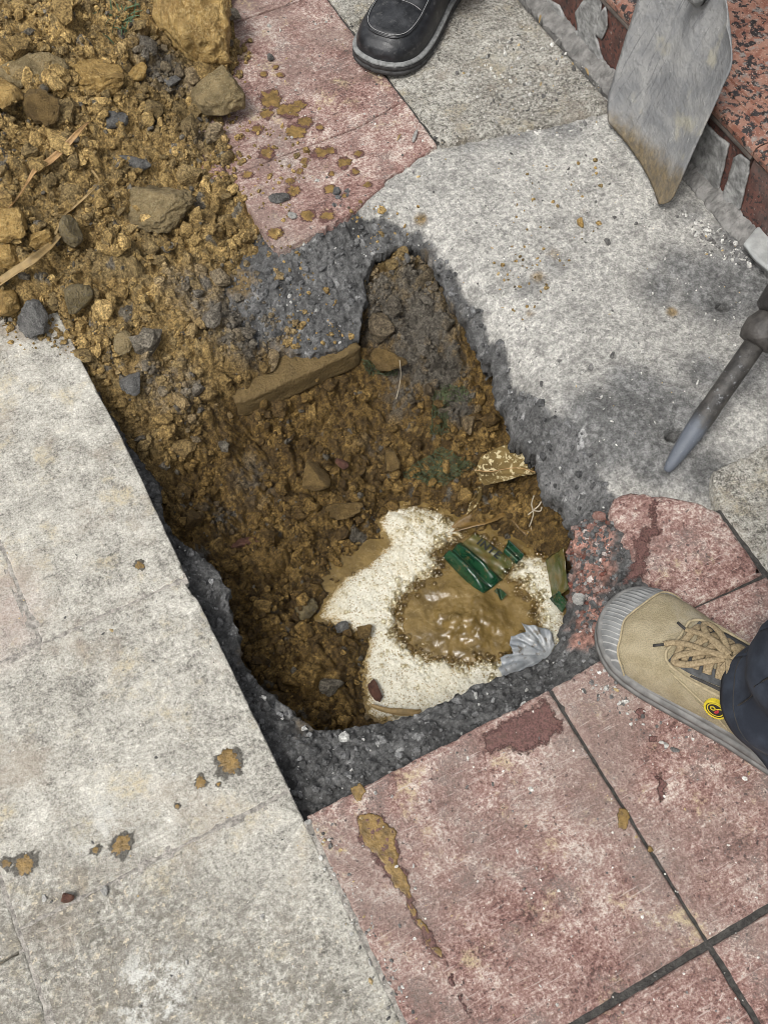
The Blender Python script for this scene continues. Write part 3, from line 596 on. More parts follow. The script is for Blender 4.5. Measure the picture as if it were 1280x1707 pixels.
for poly, num, mu in sp:
    q, r = spill(poly, num, math.log(mu), .45, .001, .008, -.06 if poly[0][0] in (400, 420, 560) else 0.0); kq = (sdf(CINW, q[:, 0], q[:, 1]) > .006) | (q[:, 1] > .712) | (q[:, 0] < 0); q, r = q[kq], r[kq]; z = np.where(q[:, 0] > .61, bedz(q[:, 0], q[:, 1]), 0.0); z = np.where((q[:, 0] > .06) & (q[:, 1] < .712), bedz(q[:, 0], q[:, 1]), z)
    PP.append(np.column_stack([q, z + r * .3])); RR.append(r)
PP = np.concatenate(PP); RR = np.concatenate(RR); cc = soilcol(PP[:, 0], PP[:, 1], np.zeros(len(PP)), rng.random(len(PP)) * .95)
scatter('spilled_soil_crumbs', PP, RR, cc, M['soil'], None, 2, smooth_sh=False, label='scattered clay crumbs spilled on the paving round the heap', cat='soil')
# grey grit: broken mortar on the ledges and bed
pr = (rough * (MD > .004) * (MD < .10)).ravel(); pr /= pr.sum(); ii = rng.choice(len(pr), 4200, p=pr); rr = np.clip(rng.lognormal(math.log(.0019), .5, 4200), .0009, .0075)
x, y = MX.ravel()[ii], MY.ravel()[ii]; P = np.stack([x, y, MZ.ravel()[ii] + rr * .3], 1)
cc = np.array([.12, .121, .122])[None] * np.clip(rng.lognormal(0, .4, (len(P), 1)), .5, 4); cc[rng.random(len(P)) < .03] = (.5, .5, .48)
scatter('mortar_grit', P, rr, cc, M['mortar'], None, 2, label='grey grit and broken mortar along the hole rim', cat='grit')
# pale chips and dust grains on paving and bed
q1, r1 = spill([(700, 190), (1000, 170), (1240, 420), (1250, 640), (1000, 760), (800, 480), (620, 350)], 650, math.log(.0013), .5, .0006, .005)
q2, r2 = spill([(860, 30), (1000, 130), (1000, 220), (820, 220), (760, 120)], 420, math.log(.0015), .5, .0006, .006)
q3, r3 = spill([(400, 0), (560, 0), (740, 240), (600, 340), (400, 280)], 160, math.log(.0014), .5, .0006, .005)
q4, r4 = spill([(0, 900), (300, 960), (520, 1380), (700, 1707), (0, 1707)], 260, math.log(.0010), .5, .0005, .004)
q5, r5 = spill([(520, 1350), (930, 1160), (1280, 1300), (1280, 1707), (740, 1707)], 330, math.log(.0011), .5, .0005, .004)
q6, r6 = spill([(980, 1110), (1060, 1120), (1160, 1230), (1120, 1260), (960, 1150)], 110, math.log(.0022), .4, .001, .005)
q7, r7 = spill([(1130, 330), (1240, 400), (1260, 440), (1180, 420)], 120, math.log(.0022), .5, .001, .006)
q8, r8 = spill([(500, 1345), (560, 1400), (700, 1700), (640, 1700), (530, 1430)], 110, math.log(.0016), .45, .0008, .004)
q = np.concatenate([q1, q2, q3, q4, q5, q6, q7, q8]); rr = np.concatenate([r1, r2, r3, r4, r5, r6, r7, r8])
onbed = (q[:, 1] < .78) & (q[:, 1] > .12) & (q[:, 0] > .42)
z = np.where(onbed, bedz(q[:, 0], q[:, 1]), 0.0); z = np.where(onbed & (MD[np.clip(((q[:, 0] - gx[0]) / cs).astype(int), 0, n - 1), np.clip(((q[:, 1] - gy[0]) / cs).astype(int), 0, m - 1)] < 0), -.3, z)
P = np.column_stack([q, z + rr * .25])[z > -.2]; rr = rr[z > -.2]
cc = np.where(rng.random((len(P), 1)) < .62, np.array([[.60, .59, .56]]), np.array([[.16, .155, .15]])) * rng.uniform(.7, 1.25, (len(P), 1)); cc[rng.random(len(P)) < .06] = (.5, .38, .2)
scatter('stone_chips', P, rr, cc, M['mortar'], None, 2, (.3, .8), label='tiny pale stone chips and grains scattered over the paving', cat='chips')
# crushed red tile between the broken tile and the hole
q, rr = spill([(958, 860), (1010, 845), (1015, 930), (1000, 985), (1005, 1060), (1000, 1085), (975, 1040), (962, 960)], 620, math.log(.0022), .5, .0010, .006, -.02)
z = bedz(q[:, 0], q[:, 1]); P = np.column_stack([q, z + rr * .1]); t = rng.random((len(P), 1))
cc = np.where(t < .2, [[.25, .135, .11]], np.where(t < .42, [[.30, .215, .19]], np.where(t < .50, [[.19, .07, .05]], np.where(t < .93, [[.12, .118, .115]], [[.50, .44, .41]])))) * rng.uniform(.75, 1.2, (len(P), 1))
scatter('tile_rubble', P, rr, cc, M['mortar'], None, 2, label='crumbled red tile rubble at the hole edge by the sneaker', cat='rubble')

# ------------------------------------------------------------------ kerb step of red granite (top right)
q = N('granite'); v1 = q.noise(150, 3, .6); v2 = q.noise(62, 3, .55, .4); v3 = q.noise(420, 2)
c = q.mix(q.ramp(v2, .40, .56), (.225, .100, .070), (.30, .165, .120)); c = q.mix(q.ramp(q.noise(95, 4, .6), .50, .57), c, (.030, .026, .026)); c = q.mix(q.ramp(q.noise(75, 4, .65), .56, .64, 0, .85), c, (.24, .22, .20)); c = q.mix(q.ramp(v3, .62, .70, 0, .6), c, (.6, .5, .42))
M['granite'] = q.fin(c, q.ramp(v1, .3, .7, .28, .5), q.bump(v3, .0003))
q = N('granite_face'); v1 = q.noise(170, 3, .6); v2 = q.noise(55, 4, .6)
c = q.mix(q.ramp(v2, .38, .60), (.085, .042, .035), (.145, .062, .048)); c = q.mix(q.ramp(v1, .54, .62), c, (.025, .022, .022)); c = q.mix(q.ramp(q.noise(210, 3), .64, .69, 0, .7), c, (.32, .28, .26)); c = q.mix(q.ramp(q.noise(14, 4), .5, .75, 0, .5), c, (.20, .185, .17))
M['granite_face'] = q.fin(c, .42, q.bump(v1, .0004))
step = empty('granite_step', (.905, .8, 0), 'polished red granite kerb step with mortar peeling off its riser', 'step')
def prism(name, prof, y0, y1, mat, root, bev=0.0, wob=0.0, ny=2):
    """profile (x, z) swept along y"""
    p = np.array(prof, float); k = len(p); ys = np.linspace(y0, y1, ny)
    V = np.concatenate([np.column_stack([p[:, 0] + wob * fbm(np.full(k, y), p[:, 0] + p[:, 1], None, 50, 4, .7), np.full(k, y), p[:, 1] + wob * fbm(np.full(k, y) + 7, p[:, 0], None, 60, 4, .7)]) for y in ys]); FF = []
    for r in range(ny - 1):
        for i in range(k): FF.append((r * k + i, (r + 1) * k + i, (r + 1) * k + (i + 1) % k, r * k + (i + 1) % k))
    FF.append(tuple(range(k))); FF.append(tuple(range((ny - 1) * k, ny * k))[::-1])
    me = bpy.data.meshes.new(name); me.from_pydata([tuple(v) for v in V], [], FF); me.materials.append(mat)
    bm = bmesh.new(); bm.from_mesh(me); bmesh.ops.recalc_face_normals(bm, faces=bm.faces); bm.to_mesh(me); bm.free()
    return under(link(name, me), root)
def nosing(x0, x1, z):
    P = [(x0 + .004, z - .020), (x0, z - .016), (x0 - .001, z - .008), (x0 + .002, z - .002), (x0 + .007, z)]
    for g in (x0 + .030, x0 + .047, x0 + .064): P += [(g - .0028, z), (g - .0018, z - .0022), (g + .0018, z - .0022), (g + .0028, z)]
    return P + [(x1, z), (x1, z - .020)]
for y0, y1 in ((.4905, 1.089), (-.11, .4885), (1.091, 1.69), (-.71, -.112)):
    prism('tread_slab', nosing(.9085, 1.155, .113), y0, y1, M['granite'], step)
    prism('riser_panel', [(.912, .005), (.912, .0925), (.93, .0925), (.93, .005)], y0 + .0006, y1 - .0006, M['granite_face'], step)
steel = plain('bead_bronze', (.10, .085, .075), .35, .3, 90, .0002, 500)
prism('edge_bead', [(.9105 + .0035 * math.cos(t), .0928 - .0035 + .0035 * math.sin(t) + .0028) for t in np.linspace(0, 2 * math.pi, 9)[:-1]], .4905, 1.6, steel, step)
core = plain('step_mortar', (.20, .195, .185), .95, .35, 60, .003, 250)
prism('step_core', [(.9305, -.034), (.9305, .091), (1.14, .091), (1.14, -.034)], -.7, 1.68, core, step)
prism('mortar_fillet', [(.884, -.03), (.886, -.008), (.892, -.003), (.899, .000), (.906, .003), (.9115, .007), (.9115, -.03)], -.3, 1.55, core, step, wob=.006, ny=500)
dkr = plain('dark_riser', (.03, .028, .03), .4, .3, 60)
prism('upper_riser', [(1.156, .08), (1.156, .24), (1.20, .24), (1.20, .08)], -.7, 1.68, dkr, step)
flk = plain('old_mortar', (.27, .27, .262), .9, .4, 70, .003, 200)
def polysheet(name, pts, mat, zf=None, step_=.004, thick=.001, smooth_sh=True, rimw=.006):
    """a sheet with the outline pts (world 3-D points), filled with small triangles and given thickness"""
    P = np.asarray(pts, float); n = len(P)
    # outline frame: best plane
    c = P.mean(0); U_, s_, vt = np.linalg.svd(P - c); a, b, w = vt; 
    if w @ (CAM - c) < 0: w = -w; a = -a
    p2 = np.stack([(P - c) @ a, (P - c) @ b], 1); h = (P - c) @ w
    d = densify(np.column_stack([p2, h]), step_); d2 = d[:, :2]
    lo, hi = d2.min(0), d2.max(0); qx, qy = np.meshgrid(np.arange(lo[0], hi[0], step_), np.arange(lo[1], hi[1], step_)); qx = qx + rng.uniform(-.25, .25, qx.shape) * step_; qy = qy + rng.uniform(-.25, .25, qy.shape) * step_
    ins = sdf(d2, qx, qy) < -step_ * .45; ip = np.column_stack([qx[ins], qy[ins]])
    allp = np.concatenate([d2, ip]); vo, _, fo, _, _, _ = delaunay_2d_cdt([Vector(p) for p in allp], [], [list(range(len(d2)))], 1, 1e-7)
    q = np.array([p[:] for p in vo]); 
    dist = np.sqrt(((q[:, None] - d2[None]) ** 2).sum(-1)) + 1e-6; wts = 1 / dist ** 3; hh = (wts * d[None, :, 2]).sum(1) / wts.sum(1)
    Wp = c + q[:, :1] * a + q[:, 1:] * b + hh[:, None] * w
    if zf is not None: Wp = Wp + zf(Wp, q)[:, None] * w
    me = bpy.data.meshes.new(name); F = np.array([list(f) for f in fo if len(f) == 3]); k = len(Wp)
    be = border(F); side = np.stack([be[:, 0], be[:, 1], be[:, 1] + k, be[:, 0] + k], 1)
    VV = np.concatenate([Wp, Wp - w * thick]); faces = [tuple(f) for f in F] + [tuple(f[::-1] + k) for f in F] + [tuple(f) for f in side]
    me.from_pydata([tuple(v) for v in VV], [], faces); me.polygons.foreach_set('use_smooth', [smooth_sh] * len(me.polygons)); me.materials.append(mat)
    bm = bmesh.new(); bm.from_mesh(me); bmesh.ops.recalc_face_normals(bm, faces=bm.faces); bm.to_mesh(me); bm.free(); me.update()
    dr = np.sqrt(((q[:, None] - d2[None]) ** 2).sum(-1)).min(1); rim_ = np.clip(dr / rimw, 0, 1) * .85 + .15; at_ = me.attributes.new('rim', 'FLOAT', 'POINT'); at_.data.foreach_set('value', np.concatenate([rim_, rim_]).astype(np.float32))
    return link(name, me)
def facepx(pts, x):
    """points of the vertical plane at x seen at photo places"""
    out = []
    for px, py in pts:
        d = CF + CR * ((px - 640) / FPX) + CU * ((853.5 - py) / FPX); out.append(CAM + d * ((x - CAM[0]) / d[0]))
    return np.array(out)
zfl = lambda Wp, q: .0022 * fbm(Wp[:, 0], Wp[:, 1], Wp[:, 2], 60, 3)
for pts in ([(958, 20), (978, -10), (1002, -6), (1000, 20), (992, 60), (1000, 90), (1012, 122), (1000, 128), (972, 92), (952, 64), (950, 54), (962, 50)],
            [(1008, 10), (1012, 42), (1002, 66), (990, 55), (1000, 20)],
            [(1166, 192), (1190, 222), (1213, 240), (1208, 268), (1200, 300), (1190, 345), (1172, 335), (1155, 312), (1150, 290), (1152, 240)],
            [(1222, 262), (1232, 256), (1248, 268), (1246, 290), (1232, 350), (1205, 346), (1200, 335), (1212, 300)],
            [(900, -10), (930, 8), (952, 60), (985, 98), (1002, 128), (990, 124), (940, 62), (895, 18)]):
    under(polysheet('mortar_flake', facepx(pts, .908), flk, zfl, .005, .003), step)
shard = plain('grey_shard', (.36, .37, .36), .6, .15, 60, .0008, 300)
for nm, pts, z, lb in (('mortar_shard', [(1240, 405), (1262, 378), (1290, 372), (1300, 420), (1290, 455), (1262, 432)], .012, 'pale grey mortar shard at the foot of the granite step'),):
    o = polysheet(nm, GP(pts, z), shard, lambda Wp, q: .002 * fbm(Wp[:, 0], Wp[:, 1], None, 50, 3), .005, .006); rebase(o); o['label'] = lb; o['category'] = 'mortar'

# ------------------------------------------------------------------ stones and lumps
def rock(name, label, px, py, z, size, mat, rot=0.0, seed=1, amp=.3, cuts=7, sub=5, tilt=(0, 0), cat='stone', rough=.16, group=None, hr=(.36, .72)):
    v, f = lump(sub, seed * 13 + 5, amp, cuts // 2 + 3, 1.25, 1.0, hr)
    v = v * (1 + rough * (fbm(v[:, 0], v[:, 1], v[:, 2] + seed, 4, 5, .65) - .5 * np.abs(fbm(v[:, 0] + 9, v[:, 1], v[:, 2] + seed, 3, 4, .65))))[:, None] * np.array(size)
    R = (Matrix.Rotation(rot, 3, 'Z') @ Matrix.Rotation(tilt[0], 3, 'X') @ Matrix.Rotation(tilt[1], 3, 'Y'))
    v = v @ np.array(R).T
    c = G(px, py, z); o = link(name, mesh_np(name, v + c, f, M[mat] if isinstance(mat, str) else mat, True)); rebase(o); o['label'] = label; o['category'] = cat
    if group: o['group'] = group
    return o
B = rock
B('boulder', 'large wet ochre boulder standing at the top of the soil heap', 322, 24, .066, (.068, .070, .092), 'rock_pale', .5, 3, .22, 16, 5, (-.45, .15), 'rock', .17, None, (.58, .86))
B('rock', 'angular tan rock against the foot of the large boulder', 369, 149, .030, (.046, .050, .038), 'rock_tan', -.3, 8, .14, 12, 5, cat='rock', rough=.10, hr=(.5, .8))
B('flat_stone', 'flat rounded tan stone lying alone on the heap slope', 270, 345, .030, (.054, .043, .020), 'rock_tan', -.5, 5, .18, 9, 5, hr=(.6, .85))
B('cobble', 'small olive grey cobble beside the broad dry blade', 114, 385, .062, (.020, .022, .019), 'rock_olive', .2, 6, .2, 5, 4)
B('stone', 'round ochre stone at the left picture edge above the broad dry blade', 16, 378, .078, (.030, .028, .022), 'rock_ochre', .1, 11, .25, 5, 4)
B('stone', 'small ochre stone between the olive cobble and the picture edge', 66, 396, .066, (.016, .017, .014), 'rock_ochre', .9, 12, .25, 6, 4)
B('stone', 'ochre stone under the broad dry blade at the picture edge', 10, 428, .058, (.022, .021, .016), 'rock_ochre', .4, 13, .25, 7, 4)
B('stone', 'ochre stone touching the top corner of the grey slab', 8, 496, .030, (.027, .024, .022), 'rock_ochre', .4, 14, .3, 6, 4)
B('mortar_lump', 'dark grey crumbly mortar lump on the top corner of the grey slab', 62, 530, .018, (.026, .027, .021), 'rock_grey', .2, 15, .4, 4, 4, rough=.14, cat='mortar')
B('clod', 'round olive clod just behind the dark mortar lump', 131, 498, .030, (.023, .023, .018), 'rock_olive', .2, 16, .25, 5, 4, cat='clod', rough=.1)
B('flat_stone', 'narrow pale upright stone on the slope near the slab edge', 206, 566, .004, (.013, .026, .008), 'rock_tan', -.42, 17, .2, 6, 4)
B('stone', 'dark grey angular stone beside the slab edge below the narrow stone', 222, 637, -.022, (.017, .018, .012), 'rock_grey', .3, 18, .2, 9, 4)
B('rock', 'tan wedge shaped rock sticking out of the heap near the picture edge', 52, 114, .112, (.052, .030, .020), 'rock_tan', -.45, 19, .15, 9, 4, (.2, .1), 'rock')
B('rock', 'ochre rock cut by the left picture edge below the wedge rock', 2, 150, .118, (.024, .052, .024), 'rock_ochre', .1, 20, .15, 8, 4, cat='rock')
B('clod', 'broad smooth ochre clay clod in the middle of the heap', 168, 128, .078, (.050, .040, .022), 'rock_ochre', -.3, 21, .35, 3, 5, cat='clod', rough=.13)
B('clod', 'small ochre clod right of the smooth clay clod', 226, 118, .054, (.017, .015, .014), 'rock_ochre', .3, 22, .3, 6, 4, cat='clod', rough=.1)
B('clod', 'brown crumbly clod below the tan wedge rock', 68, 178, .106, (.028, .026, .022), 'rock_mud', .3, 23, .4, 4, 4, cat='clod', rough=.16)
B('mortar_lump', 'grey mortar lump next to the flat tan stone', 216, 270, .036, (.026, .018, .014), 'rock_grey', -.5, 24, .35, 5, 4, cat='mortar', rough=.13)
B('mortar_lump', 'grey mortar lump below the smooth clay clod', 190, 196, .056, (.020, .018, .013), 'rock_grey', .5, 25, .4, 4, 4, cat='mortar', rough=.13)
B('mortar_lump', 'small grey mortar lump at the foot of the large boulder', 284, 138, .026, (.016, .013, .010), 'rock_grey', .5, 26, .4, 4, 4, cat='mortar', rough=.13)
B('clod', 'large brown clay clod on the slope inside the hole', 526, 800, -.168, (.029, .034, .020), 'rock_mud', .1, 27, .25, 6, 5, cat='clod', rough=.10)
B('clod', 'flat brown clod below the large clod inside the hole', 572, 848, -.186, (.026, .016, .012), 'rock_mud', -.4, 28, .3, 5, 4, cat='clod', rough=.1)
B('clod', 'brown clod on the hole slope left of the golden leaf', 652, 768, -.178, (.015, .020, .012), 'rock_mud', -.4, 48, .3, 5, 4, cat='clod', rough=.1)
B('stone', 'small dark red stone at the edge of the foam', 625, 1148, -.206, (.0085, .017, .010), 'rock_red', -.15, 29, .15, 5, 4)
B('stone', 'mud coated angular stone poking into the foam', 605, 1052, -.203, (.014, .014, .014), 'rock_mud', .3, 30, .2, 8, 4)
B('stone', 'blackish wet stone beside the mud coated stone at the foam edge', 572, 1048, -.207, (.010, .011, .010), 'rock_grey', .3, 31, .2, 7, 4)
B('brick_bit', 'small red brick bit on the hole slope above the large clod', 568, 772, -.170, (.010, .012, .008), 'rock_red', .3, 32, .2, 6, 3, cat='brick')
B('clay_lump', 'long reddish clay lump lying across the lower hole slope', 405, 908, -.178, (.042, .010, .010), 'rock_red', -.25, 33, .4, 4, 4, cat='clay', rough=.12)
B('clod', 'grey brown flat stone half buried at the edge of the foam', 508, 1016, -.205, (.020, .016, .010), 'rock_olive', .3, 34, .2, 6, 4, cat='stone')
B('clod', 'single ochre clod on the bare mortar near the shovel', 968, 370, -.002, (.0075, .008, .006), 'rock_ochre', .3, 35, .3, 5, 3, cat='clod')
B('mortar_lump', 'small dark grey lump on the bare mortar near the ochre clod', 1012, 402, -.004, (.0065, .006, .005), 'rock_grey', .3, 36, .3, 5, 3, cat='mortar')
B('brick_bit', 'pale pink tile fragment at the hole edge beside the sneaker toe', 966, 998, -.012, (.0085, .009, .008), 'chip', .3, 37, .2, 7, 3, cat='tile')
B('brick_bit', 'pink tile crumb touching the sneaker toe', 992, 1046, -.008, (.006, .0065, .006), 'brick_bit', .3, 38, .2, 6, 3, cat='tile')
B('brick_bit', 'pink tile chunk at the broken corner of the red tile', 1000, 862, -.008, (.008, .010, .007), 'brick_bit', .6, 39, .2, 8, 3, cat='tile')
B('pebble', 'grey pebble on the red tile near the black shoe', 450, 94, .005, (.0075, .006, .005), 'rock_grey', .3, 40, .2, 7, 3)
B('mortar_chip', 'rough grey mortar chip on the red tile above the ledge', 466, 328, .006, (.015, .011, .006), 'rock_grey', -.2, 41, .4, 6, 4, cat='mortar', rough=.12)
B('pebble', 'pale flat pebble on the red tile above the ledge', 488, 357, .004, (.008, .0075, .0035), 'chip', -.2, 42, .15, 4, 3)
B('pebble', 'maroon pebble on the grey slab', 112, 1497, .005, (.0075, .0065, .0070), 'rock_red', -.2, 43, .2, 6, 3)
B('stone_chip', 'white stone chip on the grey slab beside the maroon pebble', 172, 1486, .003, (.005, .0065, .003), 'chip', -.4, 44, .15, 8, 3)
B('stone_chip', 'long white splinter on the red tile beside the grey tile', 692, 226, .003, (.0035, .014, .003), 'chip', -.75, 45, .12, 6, 3)
B('stone', 'grey stone lodged in the gravel slope under the bare mortar', 674, 428, -.045, (.007, .012, .007), 'rock_grey', .2, 46, .2, 7, 3)
B('clod', 'brown clod hanging from the far wall above the plank', 648, 600, -.108, (.022, .028, .020), 'rock_mud', .2, 47, .35, 4, 4, cat='clod', rough=.15)
# mud coated brick in the far wall
bm = bmesh.new(); bmesh.ops.create_cube(bm, size=1); bmesh.ops.subdivide_edges(bm, edges=bm.edges, cuts=14, use_grid_fill=True)
L0, L1 = G(398, 690, -.135), G(600, 598, -.125)
ax = (L1 - L0); ln = np.linalg.norm(ax); ax /= ln; bk = np.array([-ax[1], ax[0], 0]); bk /= np.linalg.norm(bk); upv = np.cross(ax, bk); cen = (L0 + L1) / 2 + bk * .018 + upv * .018
for v in bm.verts:
    p = np.array(v.co); sg = np.sign(p) * np.maximum(np.abs(p) - .0, 0); p = p * (1 - .06 * (np.sum(np.abs(p) > .49) - 1))
    w = cen + ax * p[0] * ln + bk * p[1] * .055 + upv * p[2] * .042; w = w + .003 * np.array([float(fbm(w[0:1], w[1:2], w[2:3] + k, 45, 3)[0]) for k in (0, 5, 9)]); v.co = w
me = bpy.data.meshes.new('brick'); bm.to_mesh(me); bm.free(); me.materials.append(rockmat('muddy_brick', (.15, .10, .035), (.185, .125, .048), (.13, .09, .035), .65, 40)); me.polygons.foreach_set('use_smooth', [True] * len(me.polygons))
o = rebase(link('brick', me)); o['label'] = 'mud coated brick edge projecting from the far wall of the hole'; o['category'] = 'brick'

# ------------------------------------------------------------------ mud splashes and damp marks on the paving
def soft_edge(q, lo=.30, hi=.52, amp=1.1, sc=230):
    """the film thins out grain by grain towards its rim"""
    f = q.mth('ADD', q.att('rim', 'Fac'), q.mth('MULTIPLY', q.mth('SUBTRACT', q.noise(sc, 6, .75), .5), amp)); q.put(q.b.inputs['Alpha'], q.ramp(f, lo, hi))
mudm = N('wet_mud'); v1 = mudm.noise(95, 7, .75); soft_edge(mudm); M['mud'] = mudm.fin(mudm.mix(mudm.ramp(v1, .32, .66), (.085, .051, .014), (.28, .178, .056)), .45, mudm.bump(mudm.noise(260, 4), .0010))
def dampmat(name, a, b, c_):
    q = N(name); f = q.noise(480, 3, .65); c = q.mix(q.ramp(f, .38, .62), a, b); c = q.mix(q.ramp(q.noise(160, 4), .5, .66, 0, .6), c, c_); c = q.mix(q.ramp(q.noise(80, 8, .8), .62, .69, 0, .8), c, tuple(min(1, x * 2.2) for x in b)); soft_edge(q, .28, .75, 1.9, 110); return q.fin(c, .55, q.bump(f, .0009, .8))
M['damp_grey'] = dampmat('damp_grey', (.05, .045, .035), (.12, .11, .09), (.045, .04, .03)); M['damp_red'] = dampmat('damp_red', (.075, .032, .027), (.165, .082, .070), (.085, .05, .035))
def splat(name, label, px, py, r, mud=True, damp=None, ang=0.0, st=1.2, z=0.0, seed=0, group=None, mfac=.66):
    rg = np.random.default_rng(seed + 500); c = G(px, py, z); root = empty(name, tuple(c), label, 'mud' if mud else 'stain', group)
    def disc(nm, R, hgt, spike, mat):
        n_ = 64; th = np.linspace(0, 2 * math.pi, n_, endpoint=False)
        so_ = rg.uniform(0, 99); rr = 1 + spike * 1.3 * fbm(np.cos(th) * 1.6 + so_, np.sin(th) * 1.6, np.full(n_, so_), 1.5, 4, .7) + .5 * fbm(np.cos(th) + so_, np.sin(th), None, .9, 2)
        rr = np.clip(rr, .35, 2)
        V = [(0, 0, hgt)]; FF = []
        for k, (f_, h_) in enumerate(((.45, hgt * .97), (.8, hgt * .85), (1.0, hgt * .6), (1.2, .00006))):
            X = np.cos(th) * rr * R * f_ * st; Y = np.sin(th) * rr * R * f_ / st; ca, sa = math.cos(ang), math.sin(ang)
            hh = h_ * (1 + .25 * fbm(X * 1.0 + so_, Y, None, 160, 2)) if k < 3 else np.full(n_, h_)
            V += list(zip(X * ca - Y * sa, X * sa + Y * ca, hh))
        for i in range(n_): FF.append((0, 1 + i, 1 + (i + 1) % n_))
        for k in range(3):
            for i in range(n_): a_ = 1 + k * n_; FF.append((a_ + i, a_ + n_ + i, a_ + n_ + (i + 1) % n_, a_ + (i + 1) % n_))
        me = bpy.data.meshes.new(nm); me.from_pydata(V, [], FF); me.materials.append(mat); me.polygons.foreach_set('use_smooth', [True] * len(FF)); at_ = me.attributes.new('rim', 'FLOAT', 'POINT'); at_.data.foreach_set('value', np.array([1.0] + [1.0] * n_ + [.72] * n_ + [.42] * n_ + [.12] * n_, np.float32)); o_ = link(nm, me); o_.parent = root
    if damp: disc('damp_ring', r, .0007, .3, M[damp])
    if mud: disc('mud_film', r * mfac, .0009, .34, M['mud'])
k = 0
def SP(lst, label, grp, damp, **kw):
    global k
    for px, py, rp in lst:
        k += 1; splat('mud_splash', label, px, py, rp / 1250.0, True, damp, rng.uniform(0, 3), rng.uniform(1.0, 1.12), 0.0006, k, grp, **kw)
for (px, py, rp), lb in zip(((380, 1270, 22), (334, 1304, 10), (203, 1410, 17), (42, 1441, 17), (233, 942, 9)), ('largest star shaped mud splash on the grey slab nearest the hole corner', 'small mud splash just below the largest star shaped splash', 'star shaped mud splash in the middle of the grey slab', 'round mud splash on the grey slab near the left picture edge', 'single mud drop on the grey slab beside the hole')):
    SP([(px, py, rp)], lb, None, 'damp_grey', mfac=.70)
for t3, lb in zip(((296, 1345, 5), (160, 1418, 7), (10, 1440, 9), (364, 1308, 4)), ('tiny mud drop alone between the two star shaped splashes', 'tiny mud drop just beside the star shaped splash in mid slab', 'mud drop cut by the left picture edge next to the round splash', 'tiny mud dot under the largest star shaped splash')):
    SP([t3], lb, 'mud drops on the grey slab', 'damp_grey')
CL = [((453, 165, 24), 'topmost and widest mud splash of the thick cluster beside the angular rock'), ((444, 190, 13), 'small mud splash below the widest one, nearest the angular rock'), ((482, 184, 21), 'large mud splash in the middle of the thick cluster on the red tile'), ((499, 173, 13), 'mud splash at the upper right of the thick cluster on the red tile'), ((509, 203, 17), 'mud splash at the right side of the thick cluster on the red tile'), ((494, 219, 20), 'lowest mud splash of the thick cluster on the red tile')]
for t3, lb in CL: SP([t3], lb, 'thick mud splashes beside the rock', 'damp_red', mfac=.85)
SM = [((533, 212, 9), 'crumbly mud dot just right of the thick mud cluster'), ((429, 215, 12), 'mud splash between the angular rock and the thick cluster'), ((401, 227, 9), 'reddish mud dot closest to the heap below the angular rock'), ((439, 123, 9), 'left one of three mud dots above the thick cluster'), ((460, 111, 7), 'topmost of three mud dots above the thick cluster'), ((467, 124, 8), 'right one of three mud dots above the thick cluster'),
      ((444, 255, 16), 'broad mud splash at the heap side under the thick cluster'), ((507, 268, 9), 'small mud splash left of the twin splash in mid tile'), ((534, 255, 15), 'left half of the twin mud splash in mid tile'), ((551, 250, 11), 'right half of the twin mud splash in mid tile'), ((597, 256, 9), 'oval mud splash farthest toward the grey tile'), ((574, 271, 15), 'thin wide mud smear beside the oval splash'),
      ((500, 285, 8), 'round mud dot below the twin splash'), ((553, 289, 7), 'small mud dot in the middle of the upper red tile'), ((592, 286, 9), 'thin mud dot below the oval splash'), ((484, 301, 9), 'upper mud splash of the pair above the grey mortar chip'), ((490, 317, 15), 'lower mud splash touching the grey mortar chip'), ((550, 314, 12), 'mud splash halfway between mortar chip and bare mortar'), ((574, 326, 6), 'tiny mud dot close to the bare mortar edge'), ((613, 308, 8), 'mud dot right at the edge of the bare mortar'),
      ((513, 359, 14), 'round mud splash beside the pale flat pebble'), ((545, 359, 14), 'rightmost round mud splash near the broken tile edge'), ((413, 291, 11), 'mud splash at the left edge of the upper red tile'), ((460, 388, 15), 'mud splash at the lowest corner of the upper red tile')]
for t3, lb in SM: SP([t3], lb, 'mud splashes on the upper red tile', 'damp_red', mfac=.8)
def flatpatch(name, label, pts, mat, z=.0012, hgt=.0006, cat='stain', jag=.0025, up=None):
    P = densify(GP(pts, z)[:, :2], .003); nn = np.roll(P, -1, 0) - np.roll(P, 1, 0); nn = np.stack([nn[:, 1], -nn[:, 0]], 1); nn /= np.linalg.norm(nn, axis=1)[:, None] + 1e-9
    P = P + nn * (fbm(P[:, 0], P[:, 1], None, 110, 3, .6) * jag * 2)[:, None]
    o = polysheet(name, np.column_stack([P, np.full(len(P), z)]), M[mat], lambda W_, q: hgt * fbm(W_[:, 0], W_[:, 1], None, 120, 2), .003, .0005, True, .004 if mat == 'mud' else float(np.clip(.22 * math.sqrt(np.ptp(P[:, 0]) * np.ptp(P[:, 1])), .003, .012))); rebase(o)
    o['label'] = label; o['category'] = cat; return o
Z8 = lambda L: [(480 + x / 1.6, 1100 + y / 1.6) for x, y in L]
flatpatch('mud_streak', 'long ochre mud streak running down the red tile', Z8([(190, 412), (225, 405), (255, 418), (288, 462), (296, 535), (325, 605), (330, 640), (350, 690), (372, 712), (385, 750), (410, 770), (418, 805), (400, 800), (372, 765), (345, 715), (322, 668), (308, 628), (285, 615), (262, 572), (240, 525), (196, 492), (184, 455)]), 'mud', .0010, .0003, 'mud')
flatpatch('damp_streak', 'thin damp tail at the lower end of the mud streak', Z8([(424, 835), (438, 842), (452, 880), (470, 900), (494, 940), (488, 968), (470, 950), (455, 915), (440, 890), (426, 860)]), 'damp_red', .0012)
